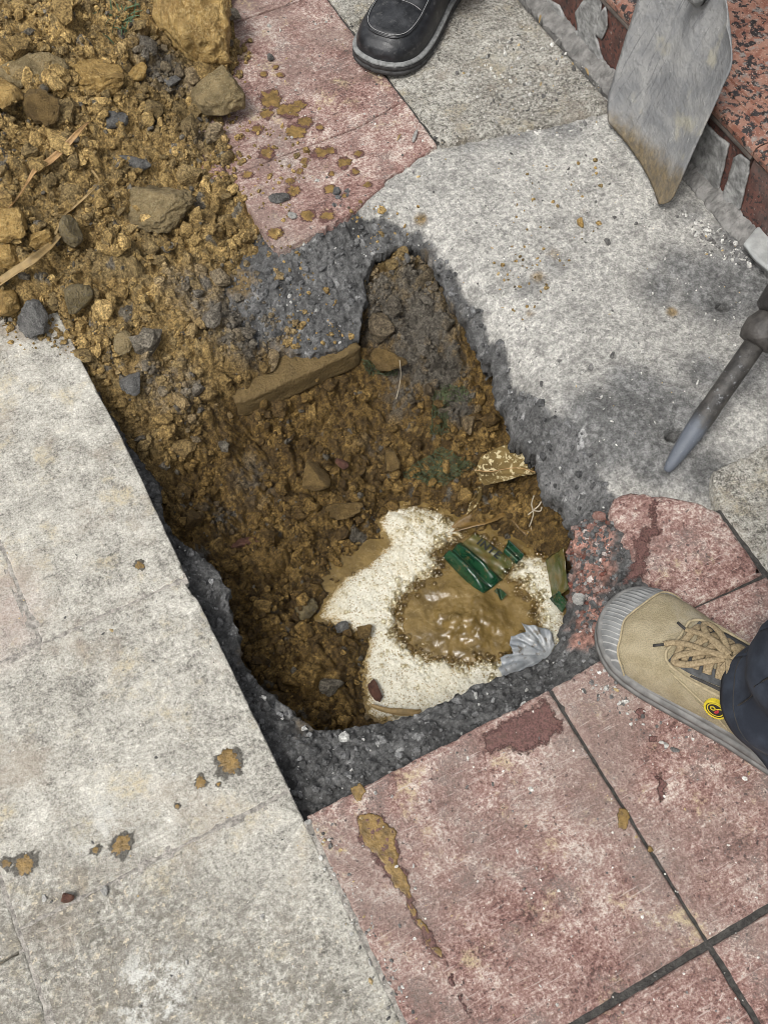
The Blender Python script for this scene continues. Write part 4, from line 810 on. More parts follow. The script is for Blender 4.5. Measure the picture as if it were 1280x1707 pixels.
flatpatch('damp_stain', 'dark red damp edge round the head of the mud streak', Z8([(178, 408), (225, 395), (262, 410), (298, 460), (306, 535), (338, 612), (300, 640), (255, 590), (225, 530), (176, 490)]), 'damp_red', .0009)
flatpatch('damp_streak', 'dark wet edge along the tail of the mud streak', Z8([(300, 625), (330, 620), (362, 690), (395, 742), (425, 790), (432, 832), (412, 820), (365, 775), (335, 715), (312, 665)]), 'damp_red', .0010)
flatpatch('mud_drop', 'olive mud drop on the red tile edge above the mud streak', Z8([(168, 340), (190, 330), (205, 345), (198, 375), (180, 378), (166, 362)]), 'mud', .0014, .001, 'mud')
flatpatch('damp_stain', 'wet dark red area on the red tile at the hole edge', Z8([(500, 215), (520, 190), (600, 140), (690, 92), (712, 120), (742, 170), (735, 200), (680, 235), (640, 262), (590, 245), (540, 262), (520, 245)]), 'damp_red', .0011)
flatpatch('damp_stain', 'oval damp stain on the red tile below the sneaker', Z8([(950, 205), (970, 195), (1000, 205), (985, 220), (958, 220)]), 'damp_red', .0011)
flatpatch('damp_stain', 'small dark damp stain near the sneaker sole', Z8([(920, 140), (945, 125), (958, 145), (935, 158)]), 'damp_red', .0011)
flatpatch('damp_stain', 'long narrow damp stain on the red tile right of the joint', Z8([(975, 310), (1000, 295), (1012, 330), (1005, 380), (990, 400), (980, 350)]), 'damp_red', .0011)
flatpatch('mud_patch', 'ochre mud patch sitting on the joint between the red tiles', Z8([(878, 395), (905, 400), (912, 430), (900, 452), (882, 448), (872, 420)]), 'mud', .0014, .001, 'mud')
flatpatch('mud_patch', 'small ochre mud dab further down the same joint', Z8([(955, 490), (975, 492), (980, 512), (962, 515)]), 'mud', .0014, .001, 'mud')
Z7 = lambda L: [(900 + x / 3.047, 780 + y / 3.047) for x, y in L]
flatpatch('damp_stain', 'long jagged wet streak across the broken red tile', Z7([(575, 145), (640, 140), (628, 190), (605, 240), (618, 300), (640, 340), (600, 352), (565, 385), (582, 430), (555, 480), (550, 560), (500, 590), (440, 600), (398, 590), (435, 520), (470, 430), (450, 350), (510, 335), (480, 300), (545, 268), (535, 195), (560, 180)]), 'damp_red', .0006, jag=.0035)

# ------------------------------------------------------------------ muddy water, foam and bubbles
ws = .0020
wx0 = np.arange(.02, .56, ws); wy0 = np.arange(-.02, .46, ws); WX, WY = np.meshgrid(wx0, wy0, indexing='ij')
bc = G(772, 1035, WATER); dc = np.hypot(WX - bc[0], WY - bc[1])
churn = np.exp(-(dc / .050) ** 2)
fx = fbm(WX, WY, None, 26, 3, .45); rg_ = 1 - np.abs(perlin(WX * 34 + 3, WY * 34)) * 2
WZ = WATER + .0008 * fbm(WX, WY, None, 60, 2) + churn * (.009 + .018 * fx + .006 * rg_ + .005 * fbm(WX, WY, None, 85, 3, .6))
q = N('muddy_water'); v1 = q.noise(34, 4, .55, .8); c = q.mix(q.ramp(v1, .35, .65), (.120, .080, .026), (.21, .143, .050))
c = q.mix(q.ramp(q.noise(75, 6, .75, 1.5), .56, .68, 0, .55), c, (.34, .26, .13))
M['water'] = q.fin(c, q.ramp(q.noise(90, 4), .35, .65, .10, .30), q.bump(q.noise(70, 4, .6), .0022, .8), Specular_IOR_Level=.5)
link('muddy_water', mesh_np('muddy_water', np.stack([WX, WY, WZ], -1).reshape(-1, 3), grid_faces(*WX.shape), M['water']), kind='structure', label='churning brown muddy water in the bottom of the hole')
fs = .0010
fx0 = np.arange(.12, .53, fs); fy0 = np.arange(.0, .44, fs); FX, FY = np.meshgrid(fx0, fy0, indexing='ij')
FO = G2([(640, 848), (690, 838), (735, 848), (765, 868), (775, 885), (835, 905), (870, 925), (905, 925), (930, 950), (945, 1010), (950, 1060), (930, 1120), (860, 1180), (700, 1230), (610, 1200), (600, 1120), (612, 1070), (560, 1045), (525, 1035), (540, 1000), (570, 965), (615, 935), (640, 905), (628, 870)], WATER)
BR = G2([(668, 1012), (695, 988), (722, 968), (745, 948), (735, 925), (780, 893), (830, 912), (848, 940), (830, 965), (860, 985), (885, 1010), (890, 1040), (868, 1058), (850, 1080), (820, 1094), (770, 1094), (722, 1090), (686, 1078), (666, 1052)], WATER)
nf = fbm(FX, FY, None, 35, 4, .6); nf2 = fbm(FX, FY, None, 110, 3, .6)
od = sdf(FO, FX, FY) + .007 * nf + .003 * nf2; bd_ = sdf(BR, FX, FY) + .007 * nf + .007 * nf2
th = np.minimum(smooth(.010, -.024, od), smooth(-.004, .022, bd_)); th = np.maximum(th, .62 * smooth(.10, .38, fbm(FX, FY, None, 75, 4, .65)) * smooth(-.026, .0, bd_) * smooth(.004, -.008, od))
FZ = WATER - .0026 + .0095 * th + .0042 * nf * th + .0004 * nf2
FZ = np.where(bd_ < .03, FZ - .004 * smooth(.35, .75, fbm(FX, FY, None, 160, 2) + .35) * smooth(.03, .005, bd_), FZ)
# burst bubbles: pits
pi_ = rng.choice(FX.size, 15000); pits = [(FX.ravel()[i], FY.ravel()[i], r) for i, r in zip(pi_, np.clip(rng.lognormal(math.log(.00095), .45, 15000), .0007, .0036))]
for x, y, r in pits:
    i0 = max(0, int((x - r - fx0[0]) / fs)); i1_ = int((x + r - fx0[0]) / fs) + 2; j0 = max(0, int((y - r - fy0[0]) / fs)); j1 = int((y + r - fy0[0]) / fs) + 2
    dx = (fx0[i0:i1_] - x)[:, None]; dy = (fy0[j0:j1] - y)[None]; d = np.clip(1 - (dx * dx + dy * dy) / (r * r), 0, 1)
    FZ[i0:i1_, j0:j1] -= np.sqrt(d) * r * .45
q = N('foam'); f = q.noise(700, 2, .6); g = q.noise(60, 4, .6); thn = q.att('thick', 'Fac')
c = q.mix(q.ramp(f, .3, .65), (.52, .49, .38), (.70, .68, .58)); c = q.mix(q.ramp(g, .5, .68, 0, .5), c, (.74, .72, .64)); vc = q.n('TexVoronoi', feature='DISTANCE_TO_EDGE'); q.put(vc.inputs['Vector'], q.pos()); vc.inputs['Scale'].default_value = 260; cell = q.ramp(vc.outputs['Distance'], .10, .26); vc2 = q.n('TexVoronoi', feature='DISTANCE_TO_EDGE'); q.put(vc2.inputs['Vector'], q.pos()); vc2.inputs['Scale'].default_value = 560; cell2 = q.ramp(vc2.outputs['Distance'], .10, .30)
c = q.mix(q.mth('MULTIPLY', cell2, q.ramp(q.noise(30, 5, .65), .36, .60, .12, .55)), c, (.40, .33, .19)); c = q.mix(q.mth('MULTIPLY', cell, q.ramp(q.mth('ADD', thn, q.mth('MULTIPLY', q.noise(55, 4), .5)), 1.28, .75)), c, (.22, .145, .045)); dts = q.mth('MULTIPLY', q.ramp(q.voro(270), .36, .22), q.ramp(q.noise(60, 4, .6), .36, .52)); c = q.mix(q.mth('MULTIPLY', dts, .8), c, (.25, .18, .07)); c = q.mix(q.ramp(q.mth('ADD', thn, q.mth('MULTIPLY', q.noise(140, 4), .5)), 1.05, .55), c, (.33, .23, .085)); c = q.mix(q.ramp(q.noise(22, 6, .7), .52, .70, 0, .4), c, (.46, .38, .21))
q.put(q.b.inputs['Alpha'], q.ramp(q.mth('ADD', thn, q.mth('MULTIPLY', q.mth('SUBTRACT', q.noise(120, 5, .7), .5), 1.1)), .22, .62)); M['foam'] = q.fin(c, .6, q.bump(f, .0008, .7))
F = grid_faces(*FX.shape, FZ > WATER - .0024); V, F, t_ = compact(np.stack([FX, FY, FZ], -1).reshape(-1, 3), F, th.ravel())
link('foam', mesh_np('foam', V, F, M['foam'], True, None, {'thick': t_}), kind='stuff', label='cream coloured foam floating on the muddy water', cat='foam')
# bubbles: thin shells, thickest where foam meets open water
q = N('bubble_film'); lw = q.n('LayerWeight'); lw.inputs['Blend'].default_value = .35; tr = q.n('BsdfTransparent'); q.put(tr.inputs[0], q.mix(q.ramp(lw.outputs['Facing'], .35, .95), (.985, .96, .88), (.62, .50, .28))); gl = q.n('BsdfGlossy'); gl.inputs['Roughness'].default_value = .04
gl.inputs['Color'].default_value = (.95, .92, .85, 1); mx = q.n('MixShader'); q.t.links.new(q.ramp(lw.outputs['Fresnel'], .0, .9, .05, .75), mx.inputs[0]); q.t.links.new(tr.outputs[0], mx.inputs[1]); q.t.links.new(gl.outputs[0], mx.inputs[2]); q.t.links.new(mx.outputs[0], q.out.inputs[0]); M['bubble'] = q.m
wgt = (np.exp(-((bd_ - .007) / .013) ** 2) + .035 * (th > .3) + .8 * blob_field(FX, FY, [(700, 862, .022, 1), (740, 870, .012, .7), (900, 930, .012, .6)], WATER)) * (od < .002) * (bd_ > -.004); wgt = wgt.ravel() / wgt.sum()
ib = rng.choice(FX.size, 1900, p=wgt); rr = np.clip(rng.lognormal(math.log(.0018), .48, 1900), .0008, .0055); bv, bf = IC[2]; bf = bf[(bv[bf][:, :, 2] > -.3).all(1)]; VV, FF = [], []
for kk, (i, r) in enumerate(zip(ib, rr)):
    VV.append(bv * r + np.array([FX.ravel()[i], FY.ravel()[i], max(FZ.ravel()[i], WATER) + r * .25])); FF.append(bf + kk * len(bv))
link('bubbles', mesh_np('bubbles', np.concatenate(VV), np.concatenate(FF), M['bubble']), kind='stuff', label='clear bubbles ringing the churning water', cat='bubbles')

# ------------------------------------------------------------------ rubbish in the hole
def plastic(name, a, b, rough, tr=0.0, bs=.001):
    q = N(name); g = q.noise(45, 4, .6); c = q.mix(q.ramp(g, .35, .65), a, b); c = q.mix(q.ramp(q.noise(85, 7, .75), .54, .66, 0, .8), c, (.12, .085, .032)); return q.fin(c, rough, q.bump(q.noise(120, 3), bs, .6), Specular_IOR_Level=.7, Transmission_Weight=tr)
M['green_bag'] = plastic('green_plastic', (.004, .028, .013), (.014, .058, .026), .16); M['olive_bag'] = plastic('muddy_green_plastic', (.060, .072, .020), (.135, .105, .036), .25); M['white_bag'] = plastic('white_plastic', (.33, .36, .39), (.55, .57, .58), .30, .35, .0025); M['dark_green'] = plastic('dark_green_plastic', (.010, .05, .028), (.045, .075, .030), .3)
bag = empty('plastic_bag', tuple(G(800, 940, WATER)), 'torn green plastic bag with black letters floating in the churning water', 'bag')
def sheet4(name, c4, nu, nv, mat, fz, thick=.0007, wfun=None):
    """a four-cornered sheet (photo places with heights), subdivided and shaped by fz(u, v)"""
    C = GP(c4); u, v = np.meshgrid(np.linspace(0, 1, nu), np.linspace(0, 1, nv), indexing='ij'); vv = v if wfun is None else .5 + (v - .5) * wfun(u)
    P = ((1 - u) * (1 - vv))[..., None] * C[0] + (u * (1 - vv))[..., None] * C[1] + (u * vv)[..., None] * C[2] + ((1 - u) * vv)[..., None] * C[3]
    P[..., 2] += fz(u, v, P); n_, m_ = u.shape; F = grid_faces(n_, m_); Vt = P.reshape(-1, 3); be = border(F); k_n = len(Vt)
    Vb = Vt.copy(); Vb[:, 2] -= thick
    sd_ = np.stack([be[:, 1], be[:, 0], be[:, 0] + k_n, be[:, 1] + k_n], 1); me = mesh_np(name, np.concatenate([Vt, Vb]), np.concatenate([F, F[:, ::-1] + k_n, sd_]), mat)
    bm = bmesh.new(); bm.from_mesh(me); bmesh.ops.recalc_face_normals(bm, faces=bm.faces); bm.to_mesh(me); bm.free(); return link(name, me)
under(sheet4('folded_ridge', [(738, 930, WATER), (770, 906, WATER), (838, 968, WATER), (800, 997, WATER)], 44, 40, M['green_bag'], lambda u, v, P: .003 + .019 * np.abs(np.sin(u * 2 * np.pi)) ** .9 * np.sin(np.pi * np.clip(v * .9 + .08, 0, 1)) ** .6 + .002 * perlin(u * 5, v * 7)), bag)
under(sheet4('flat_panel', [(764, 911, WATER), (792, 889, WATER), (858, 938, WATER), (838, 967, WATER)], 40, 30, M['olive_bag'], lambda u, v, P: .0035 + .0030 * perlin(u * 4 + 2, v * 5) - .006 * np.abs(v - .45) ** 2), bag)
under(sheet4('torn_corner', [(838, 925, WATER), (846, 905, WATER), (872, 930, WATER), (860, 945, WATER)], 16, 14, M['green_bag'], lambda u, v, P: .008 + .005 * np.sin(u * 7)), bag)
ink = plain('black_ink', (.012, .014, .012), .4, .1)
for ch, (cx_, cy_) in zip('INTE', ((799, 903), (808, 909.5), (819, 917.5), (829, 925))):
    cu_ = bpy.data.curves.new('letter', 'FONT'); cu_.body = ch; cu_.size = .0165; cu_.align_x = 'CENTER'; cu_.align_y = 'CENTER'; cu_.extrude = .0003; cu_.offset = .0003
    ob = bpy.data.objects.new('letter', cu_); COL.objects.link(ob); dg = bpy.context.evaluated_depsgraph_get(); me = bpy.data.meshes.new_from_object(ob.evaluated_get(dg)); bpy.data.objects.remove(ob)
    p0 = G(cx_, cy_, WATER + .0072); p1 = G(cx_ + 20, cy_ + 15.5, WATER + .0072); xd = Vector(p1 - p0).normalized(); zd = Vector((0, 0, 1)); yd = zd.cross(xd)
    me.transform(Matrix((( xd.x, yd.x, zd.x, p0[0]), (xd.y, yd.y, zd.y, p0[1]), (xd.z, yd.z, zd.z, p0[2]), (0, 0, 0, 1)))); me.materials.clear(); me.materials.append(ink)
    under(link('letter', me), bag)
under(sheet4('torn_scrap', [(822, 992, WATER), (832, 984, WATER), (842, 1000, WATER), (832, 1006, WATER)], 10, 10, M['dark_green'], lambda u, v, P: .012 + .005 * np.sin(u * 5 + v * 3)), bag)
o = sheet4('plastic_sheet', [(908, 935, WATER), (938, 915, -.17), (946, 985, -.18), (920, 1005, WATER)], 24, 24, M['olive_bag'], lambda u, v, P: .006 + .006 * fbm(u, v, None, 4, 3)); rebase(o); o['label'] = 'muddy dark green plastic sheet against the right wall of the hole'; o['category'] = 'plastic'
o = sheet4('plastic_scrap', [(914, 1002, WATER), (930, 990, -.20), (944, 1010, -.20), (935, 1026, WATER)], 16, 16, M['green_bag'], lambda u, v, P: .010 + .006 * fbm(u, v, None, 6, 3)); rebase(o); o['label'] = 'small bright green plastic scrap at the right rim of the foam'; o['category'] = 'plastic'
fo = [(868, 1040), (884, 1046), (909, 1049), (920, 1060), (924, 1076), (916, 1094), (902, 1108), (880, 1124), (859, 1139), (848, 1140), (838, 1133), (829, 1117), (836, 1110), (833, 1098), (845, 1092), (855, 1091), (848, 1078), (851, 1063), (864, 1060), (876, 1057)]
hub = G(918, 1092, WATER + .012)
def fold(Wp, q):
    t = np.arctan2(Wp[:, 1] - hub[1], Wp[:, 0] - hub[0]); d = np.hypot(Wp[:, 0] - hub[0], Wp[:, 1] - hub[1])
    return .0055 * np.abs(np.sin(t * 7 + 2 * perlin(t * 2, d * 30))) * smooth(0, .03, d) + .004 * np.abs(np.sin(t * 13.0)) * smooth(.01, .05, d) + .002 * fbm(Wp[:, 0], Wp[:, 1], None, 90, 2)
o = polysheet('plastic_bag', GP(fo, WATER + .013), M['white_bag'], fold, .0022, .0006); rebase(o); o['label'] = 'crumpled silvery white plastic bag at the near edge of the water'; o['category'] = 'bag'

# leaves
q = N('dry_leaf'); g = q.noise(130, 5, .7, .5); c = q.mix(q.ramp(q.noise(30, 3), .35, .65), (.095, .064, .022), (.175, .122, .044)); c = q.mix(q.ramp(g, .53, .59), c, (.50, .43, .26)); M['leaf'] = q.fin(c, .8, q.bump(q.noise(120, 3), .001, .5), Specular_IOR_Level=.2)
M['leaf_brown'] = plain('brown_leaf', (.14, .085, .026), .35, .35, 70, .0008, 200); M['straw'] = plain('straw', (.34, .205, .085), .6, .25, 150, .0004, 600); M['straw_dull'] = plain('straw_dull', (.28, .195, .085), .65, .2, 120, .0004, 600)
lf = empty('leaf', tuple(G(840, 782, -.16)), 'dry golden leaf with pale flecks against the right wall of the hole', 'leaf')
lp = [(790, 783, -.150), (796, 776, -.149), (800, 766, -.148), (815, 757, -.146), (835, 750, -.143), (850, 747, -.141), (866, 752, -.139), (880, 768, -.138), (893, 788, -.138), (884, 791, -.140), (868, 794, -.143), (850, 801, -.147), (832, 806, -.150), (814, 811, -.153), (808, 813, -.154), (800, 803, -.153), (798, 792, -.152)]
L_a, L_b = G(790, 783, -.150), G(893, 787, -.138); L_d = (L_b - L_a) / np.linalg.norm(L_b - L_a)
def leafz(Wp, q):
    t = (Wp - L_a) @ L_d; off = np.linalg.norm((Wp - L_a) - t[:, None] * L_d, axis=1); return -.006 * np.exp(-(off / .004) ** 2) + .006 * (off / .02) ** 1.5 + .003 * fbm(Wp[:, 0], Wp[:, 1], None, 50, 3)
under(polysheet('leaf_blade', GP(lp), M['leaf'], leafz, .0028, .0006), lf)
def tube(name, pts, radii, mat, sides=6):
    P = np.asarray(pts, float); n_ = len(P); Vt = []; 
    for i in range(n_):
        t = P[min(i + 1, n_ - 1)] - P[max(i - 1, 0)]; t /= np.linalg.norm(t) + 1e-12; a = np.cross(t, [0, 0, 1.0]); 
        if np.linalg.norm(a) < 1e-3: a = np.cross(t, [1.0, 0, 0])
        a /= np.linalg.norm(a); b = np.cross(a, t); r = radii[i] if np.ndim(radii) else radii
        for k in range(sides): th_ = 2 * math.pi * k / sides; Vt.append(P[i] + r * (math.cos(th_) * a + math.sin(th_) * b))
    F = [(i * sides + k, i * sides + (k + 1) % sides, (i + 1) * sides + (k + 1) % sides, (i + 1) * sides + k) for i in range(n_ - 1) for k in range(sides)]
    me = bpy.data.meshes.new(name); me.from_pydata([tuple(v) for v in Vt], [], F + [tuple(range(sides))[::-1], tuple(range((n_ - 1) * sides, n_ * sides))]); me.materials.append(mat); me.polygons.foreach_set('use_smooth', [True] * len(me.polygons)); return link(name, me)
def spline(P, n_=24):
    P = np.asarray(P, float); t = np.linspace(0, len(P) - 1, n_); out = []
    for x in t:
        i = min(int(x), len(P) - 2); f = x - i; p0, p1, p2, p3 = P[max(i - 1, 0)], P[i], P[i + 1], P[min(i + 2, len(P) - 1)]
        out.append(.5 * ((2 * p1) + (-p0 + p2) * f + (2 * p0 - 5 * p1 + 4 * p2 - p3) * f * f + (-p0 + 3 * p1 - 3 * p2 + p3) * f ** 3))
    return np.array(out)
vein = GP([(790, 783, -.1475), (815, 786, -.1475), (840, 782, -.1450), (865, 780, -.141), (893, 787, -.1365)]); under(tube('midrib', spline(vein), .0007, M['straw']), lf)
def ribbon(name, pts, widths, mat, label, cat, twist=.0, thick=.0008):
    P = spline(pts, 30); w = np.interp(np.linspace(0, 1, 30), np.linspace(0, 1, len(widths)), widths); Vt = []
    for i in range(30):
        t = P[min(i + 1, 29)] - P[max(i - 1, 0)]; t /= np.linalg.norm(t) + 1e-12; vd = CAM - P[i]; vd = vd / np.linalg.norm(vd); up_ = np.array([0, 0, 1.0]) * .7 + vd * .3; s_ = np.cross(t, up_); s_ /= np.linalg.norm(s_); u_ = np.cross(s_, t); a_ = twist * math.sin(i / 29 * 5); s2 = s_ * math.cos(a_) + u_ * math.sin(a_); u2 = np.cross(s2, t)
        for c_, hh in ((-1, .12), (-.5, -.06), (0, -.22), (.5, -.06), (1, .12)): Vt.append(P[i] + s2 * w[i] * .5 * c_ + u2 * w[i] * hh)
    Vt = np.array(Vt); F = grid_faces(30, 5); kk = len(Vt); be = border(F); Vb = Vt - np.array([0, 0, thick]); sd_ = np.stack([be[:, 1], be[:, 0], be[:, 0] + kk, be[:, 1] + kk], 1)
    me = mesh_np(name, np.concatenate([Vt, Vb]), np.concatenate([F, F[:, ::-1] + kk, sd_]), mat); bm = bmesh.new(); bm.from_mesh(me); bmesh.ops.recalc_face_normals(bm, faces=bm.faces); bm.to_mesh(me); bm.free()
    o = rebase(link(name, me)); o['label'] = label; o['category'] = cat; return o
def onsoil(L, up_=.006):
    out = []
    for px, py, z0 in L:
        z = z0
        for _ in range(6): g = G(px, py, z); z = .5 * z + .5 * (float(soilz(g[0], g[1])) + up_)
        out.append(G(px, py, z))
    return np.array(out)
ribbon('dry_grass', onsoil([(148, 202, .07), (128, 222, .07), (108, 244, .07), (82, 268, .08), (60, 281, .08), (45, 305, .08), (30, 328, .08), (14, 346, .08)], .022), [.0015, .007, .0085, .009, .007, .003, .0022, .0015], M['straw'], 'narrow orange dry grass blade lying across the heap', 'grass blade', .3)
ribbon('dry_grass', onsoil([(100, 392, .06), (80, 412, .05), (55, 432, .05), (25, 452, .05), (-15, 480, .04)], .026), [.005, .010, .0115, .012, .013], M['straw_dull'], 'broad dull dry blade crossing the left picture edge', 'grass blade', .15)
ribbon('dry_twig', onsoil([(152, 282, .05), (160, 292, .05), (164, 304, .04), (145, 325, .04), (122, 346, .05), (106, 360, .06), (92, 390, .06)], .018), [.0022, .003, .0018, .0028, .003, .0028, .003], M['straw_dull'], 'thin bent dry stem above the olive cobble', 'stem', .2)
ribbon('leaf', GP([(799, 812, -.168), (797, 825, -.182), (790, 838, -.194), (782, 852, -.205), (778, 858, -.208)]), [.006, .012, .011, .005, .002], M['leaf'], 'small curled dry leaf hanging below the golden leaf', 'leaf', .9)
ribbon('leaf', GP([(752, 884, WATER + .004), (775, 872, WATER + .009), (800, 862, WATER + .012), (825, 855, WATER + .013), (850, 852, WATER + .014)]), [.006, .022, .030, .024, .006], M['leaf_brown'], 'broad wet brown leaf floating at the top of the foam', 'leaf', .2)
ribbon('leaf', GP([(838, 852, WATER + .016), (858, 862, WATER + .018), (874, 876, WATER + .018), (886, 896, WATER + .012)]), [.010, .022, .020, .006], M['leaf_brown'], 'dark wet leaf beside the broad brown leaf', 'leaf', .4)
ribbon('leaf', GP([(618, 1176, -.203), (640, 1184, -.203), (665, 1188, -.204), (690, 1188, -.206), (702, 1184, -.208)]), [.004, .009, .011, .008, .003], M['straw_dull'], 'narrow tan leaf at the near edge of the foam', 'leaf', .5)
rt = empty('root', tuple(G(888, 860, -.17)), 'pale branching root fibre hanging on the right wall of the hole', 'root'); pale_r = plain('pale_root', (.42, .37, .28), .7, .2)
for L in ([(890, 826, -.125), (886, 840, -.14), (889, 855, -.15), (886, 868, -.165), (882, 878, -.175)], [(889, 850, -.146), (897, 844, -.143), (902, 836, -.138)], [(888, 852, -.148), (880, 858, -.157)], [(889, 851, -.147), (900, 852, -.15), (903, 845, -.145)]):
    under(tube('root_strand', spline(GP(L), 16), .0010, pale_r, 5), rt)
under(tube('root_strand', spline(GP([(666, 600, -.09), (668, 625, -.115), (664, 650, -.14), (660, 665, -.15)]), 12), .0007, pale_r, 5), rt)
# green net
netm = plain('green_net', (.050, .062, .026), .7, .45, 120); nb = empty('net', tuple(G(740, 780, -.19)), 'dirty green net sacking half buried in the hole slope', 'net')
def netpatch(quad, nu, nv, up_):
    C = [np.array(p) for p in quad]; lines = []
    B_ = lambda u, v: (1 - u) * (1 - v) * C[0] + u * (1 - v) * C[1] + u * v * C[2] + (1 - u) * v * C[3]
    def pt(u, v):
        p = B_(u, v) + rng.normal(0, 2.0, 2); return p
    gridp = [[pt(i / nu, j / nv) for j in range(nv + 1)] for i in range(nu + 1)]
    for i in range(nu + 1): lines.append(gridp[i])
    for j in range(nv + 1): lines.append([gridp[i][j] for i in range(nu + 1)])
    VV, FF = [], []; off = 0
    for L in lines:
        P = onsoil([(p[0], p[1], -.18) for p in L], up_); o = tube('strand', P, .0007, netm, 4); me = o.data
        v = np.empty(len(me.vertices) * 3); me.vertices.foreach_get('co', v); VV.append(v.reshape(-1, 3)); FF += [tuple(i + off for i in p.vertices) for p in me.polygons if len(p.vertices) == 4]; off += len(me.vertices); bpy.data.objects.remove(o)
    me = bpy.data.meshes.new('net_weave'); me.from_pydata([tuple(x) for x in np.concatenate(VV)], [], FF); me.materials.append(netm); o = link('net_weave', me); o['kind'] = 'stuff'; under(o, nb)
netpatch([(672, 790), (735, 745), (792, 775), (735, 812)], 22, 16, .004); netpatch([(722, 655), (742, 650), (748, 720), (718, 725)], 7, 20, .004); netpatch([(606, 600), (650, 605), (665, 625), (612, 622)], 12, 7, .005); netpatch([(735, 640), (775, 645), (785, 668), (740, 665)], 10, 7, .004)
# dusty green sprig on the heap
gm = plain('dusty_green', (.075, .12, .060), .8, .35, 200); gt = empty('weed_sprig', tuple(onsoil([(205, 45, .06)])[0]), 'dusty green weed sprig buried near the top of the heap', 'weed')
for i in range(46):
    px, py = rng.normal(206, 13), rng.normal(40, 17); b = onsoil([(px, py, .06)], -.002)[0]; d = rng.normal(0, .012, 3); d[2] = abs(d[2]) * .8 + .006
    o = ribbon('blade', np.array([b, b + d * .5 + [0, 0, .003], b + d]), [.0012, .0024, .0004], gm, '', '', .3, .0003)
    for kx in ('label', 'category'): del o[kx]
    lc = o.location.copy(); o.parent = gt; o.location = lc - gt.location
# straw bits and splinters by the step
for i, (px, py, a, ln_, lb) in enumerate(((900, 30, .9, .02, 'pale straw splinter in the corner by the granite step'), (930, 66, .3, .016, 'white wood splinter lying by the step foot'), (978, 118, 1.3, .018, 'frayed pale splinter beside the shovel blade'), (665, 228, .7, .014, 'thin tan splinter on the red tile next to the white splinter'))):
    c = G(px, py, .003); d = np.array([math.cos(a), math.sin(a), 0]) * ln_ / 2; ribbon('splinter', np.array([c - d, c + [0, 0, .002], c + d]), [.001, .0032, .001], M['chip'] if i == 1 else M['straw_dull'], lb, 'splinter', .3)

# ------------------------------------------------------------------ shovel
sh = N('shovel_steel'); g1 = sh.noise(20, 5, .65, .5); stc = sh.n('Mapping'); sh.put(stc.inputs['Vector'], sh.obj()); stc.inputs['Scale'].default_value = (130, 16, 16); g2 = sh.noise(1.0, 4, .65, .6, stc.outputs[0]); oy = sh.n('SeparateXYZ'); sh.put(oy.inputs[0], sh.obj())
c = sh.mix(sh.ramp(g1, .35, .65), (.20, .205, .21), (.30, .30, .292)); c = sh.mix(sh.mth('MULTIPLY', sh.ramp(g2, .56, .66, 0, .6), sh.ramp(oy.outputs[0], .03, -.02)), c, (.12, .122, .13)); c = sh.mix(sh.ramp(sh.noise(160, 6, .75), .56, .70, 0, .6), c, (.17, .172, .175)); c = sh.mix(sh.ramp(sh.noise(60, 8, .8), .60, .68, 0, .7), c, (.50, .50, .48)); c = sh.mix(sh.ramp(sh.noise(13, 4, .6), .56, .68, 0, .55), c, (.42, .39, .29))
edge_ = sh.mth('SUBTRACT', sh.mth('ADD', oy.outputs[1], sh.mth('MULTIPLY', sh.noise(38, 7, .7), .055)), sh.mth('MULTIPLY', oy.outputs[0], .26)); c = sh.mix(sh.ramp(edge_, .080, .040, 0, .75), c, sh.mix(sh.ramp(sh.noise(120, 5, .7), .35, .65), (.085, .058, .020), (.20, .135, .045)))
M['shovel'] = sh.fin(c, sh.ramp(g1, .3, .7, .5, .8), sh.bump(sh.mth('ADD', sh.noise(150, 5, .65), sh.mth('MULTIPLY', sh.noise(30, 4), 2.0)), .0030, .9))
Ea, Eb, Sb = G(1004, 188, .004), G(1108, 358, .002), G(1227, 76, .235)
wx_ = (Eb - Ea); bw = np.linalg.norm(wx_); wx_ /= bw; ly = Sb - Eb; ly = ly - wx_ * (ly @ wx_); bl = np.linalg.norm(ly); ly /= bl; nz = np.cross(wx_, ly)
org = (Ea + Eb) / 2
shv = empty('shovel', (0, 0, 0), 'upright square mouthed shovel with mud caked grey blade leaning at the granite step', 'shovel')
shv.matrix_world = Matrix(((wx_[0], ly[0], nz[0], org[0]), (wx_[1], ly[1], nz[1], org[1]), (wx_[2], ly[2], nz[2], org[2]), (0, 0, 0, 1)))
nu, nv = 41, 61; bl2 = bl * 1.02; u, v = np.meshgrid(np.linspace(-1, 1, nu), np.linspace(0, 1, nv), indexing='ij')
wid = bw / 2 * (1 + .10 * v) * np.where(v > .86, np.sqrt(np.clip(1 - ((v - .86) / .14) ** 2 * .55, 0, 1)), 1.0)
shr = 1 - .0 * v
X = u * wid; Y = v * bl2 * (1 - .035 * u ** 2 * (v < .5)) + .012 * (1 - u * u) * (v > .5) * v
corner = np.where(v < .14, 1 - .20 * (1 - v / .14) ** 2, 1); X = X * corner
skew = (Sb - (Eb)) @ wx_; X = X + v * (skew - bw / 2 * .10) * .9
Zs = -.022 * (1 - u * u) * (.55 + .45 * v) + .010 * np.exp(-(u / .18) ** 2) * smooth(.2, 1, v) + .0010 * fbm(u * 3, v * 5, None, 2, 3)
F = grid_faces(nu, nv); Vt = np.stack([X, Y, Zs], -1).reshape(-1, 3); be = border(F); kk = len(Vt); Vb = Vt - np.array([0, 0, .0022])
me = mesh_np('blade', np.concatenate([Vt, Vb]), np.concatenate([F, F[:, ::-1] + kk, np.stack([be[:, 1], be[:, 0], be[:, 0] + kk, be[:, 1] + kk], 1)]), M['shovel'])
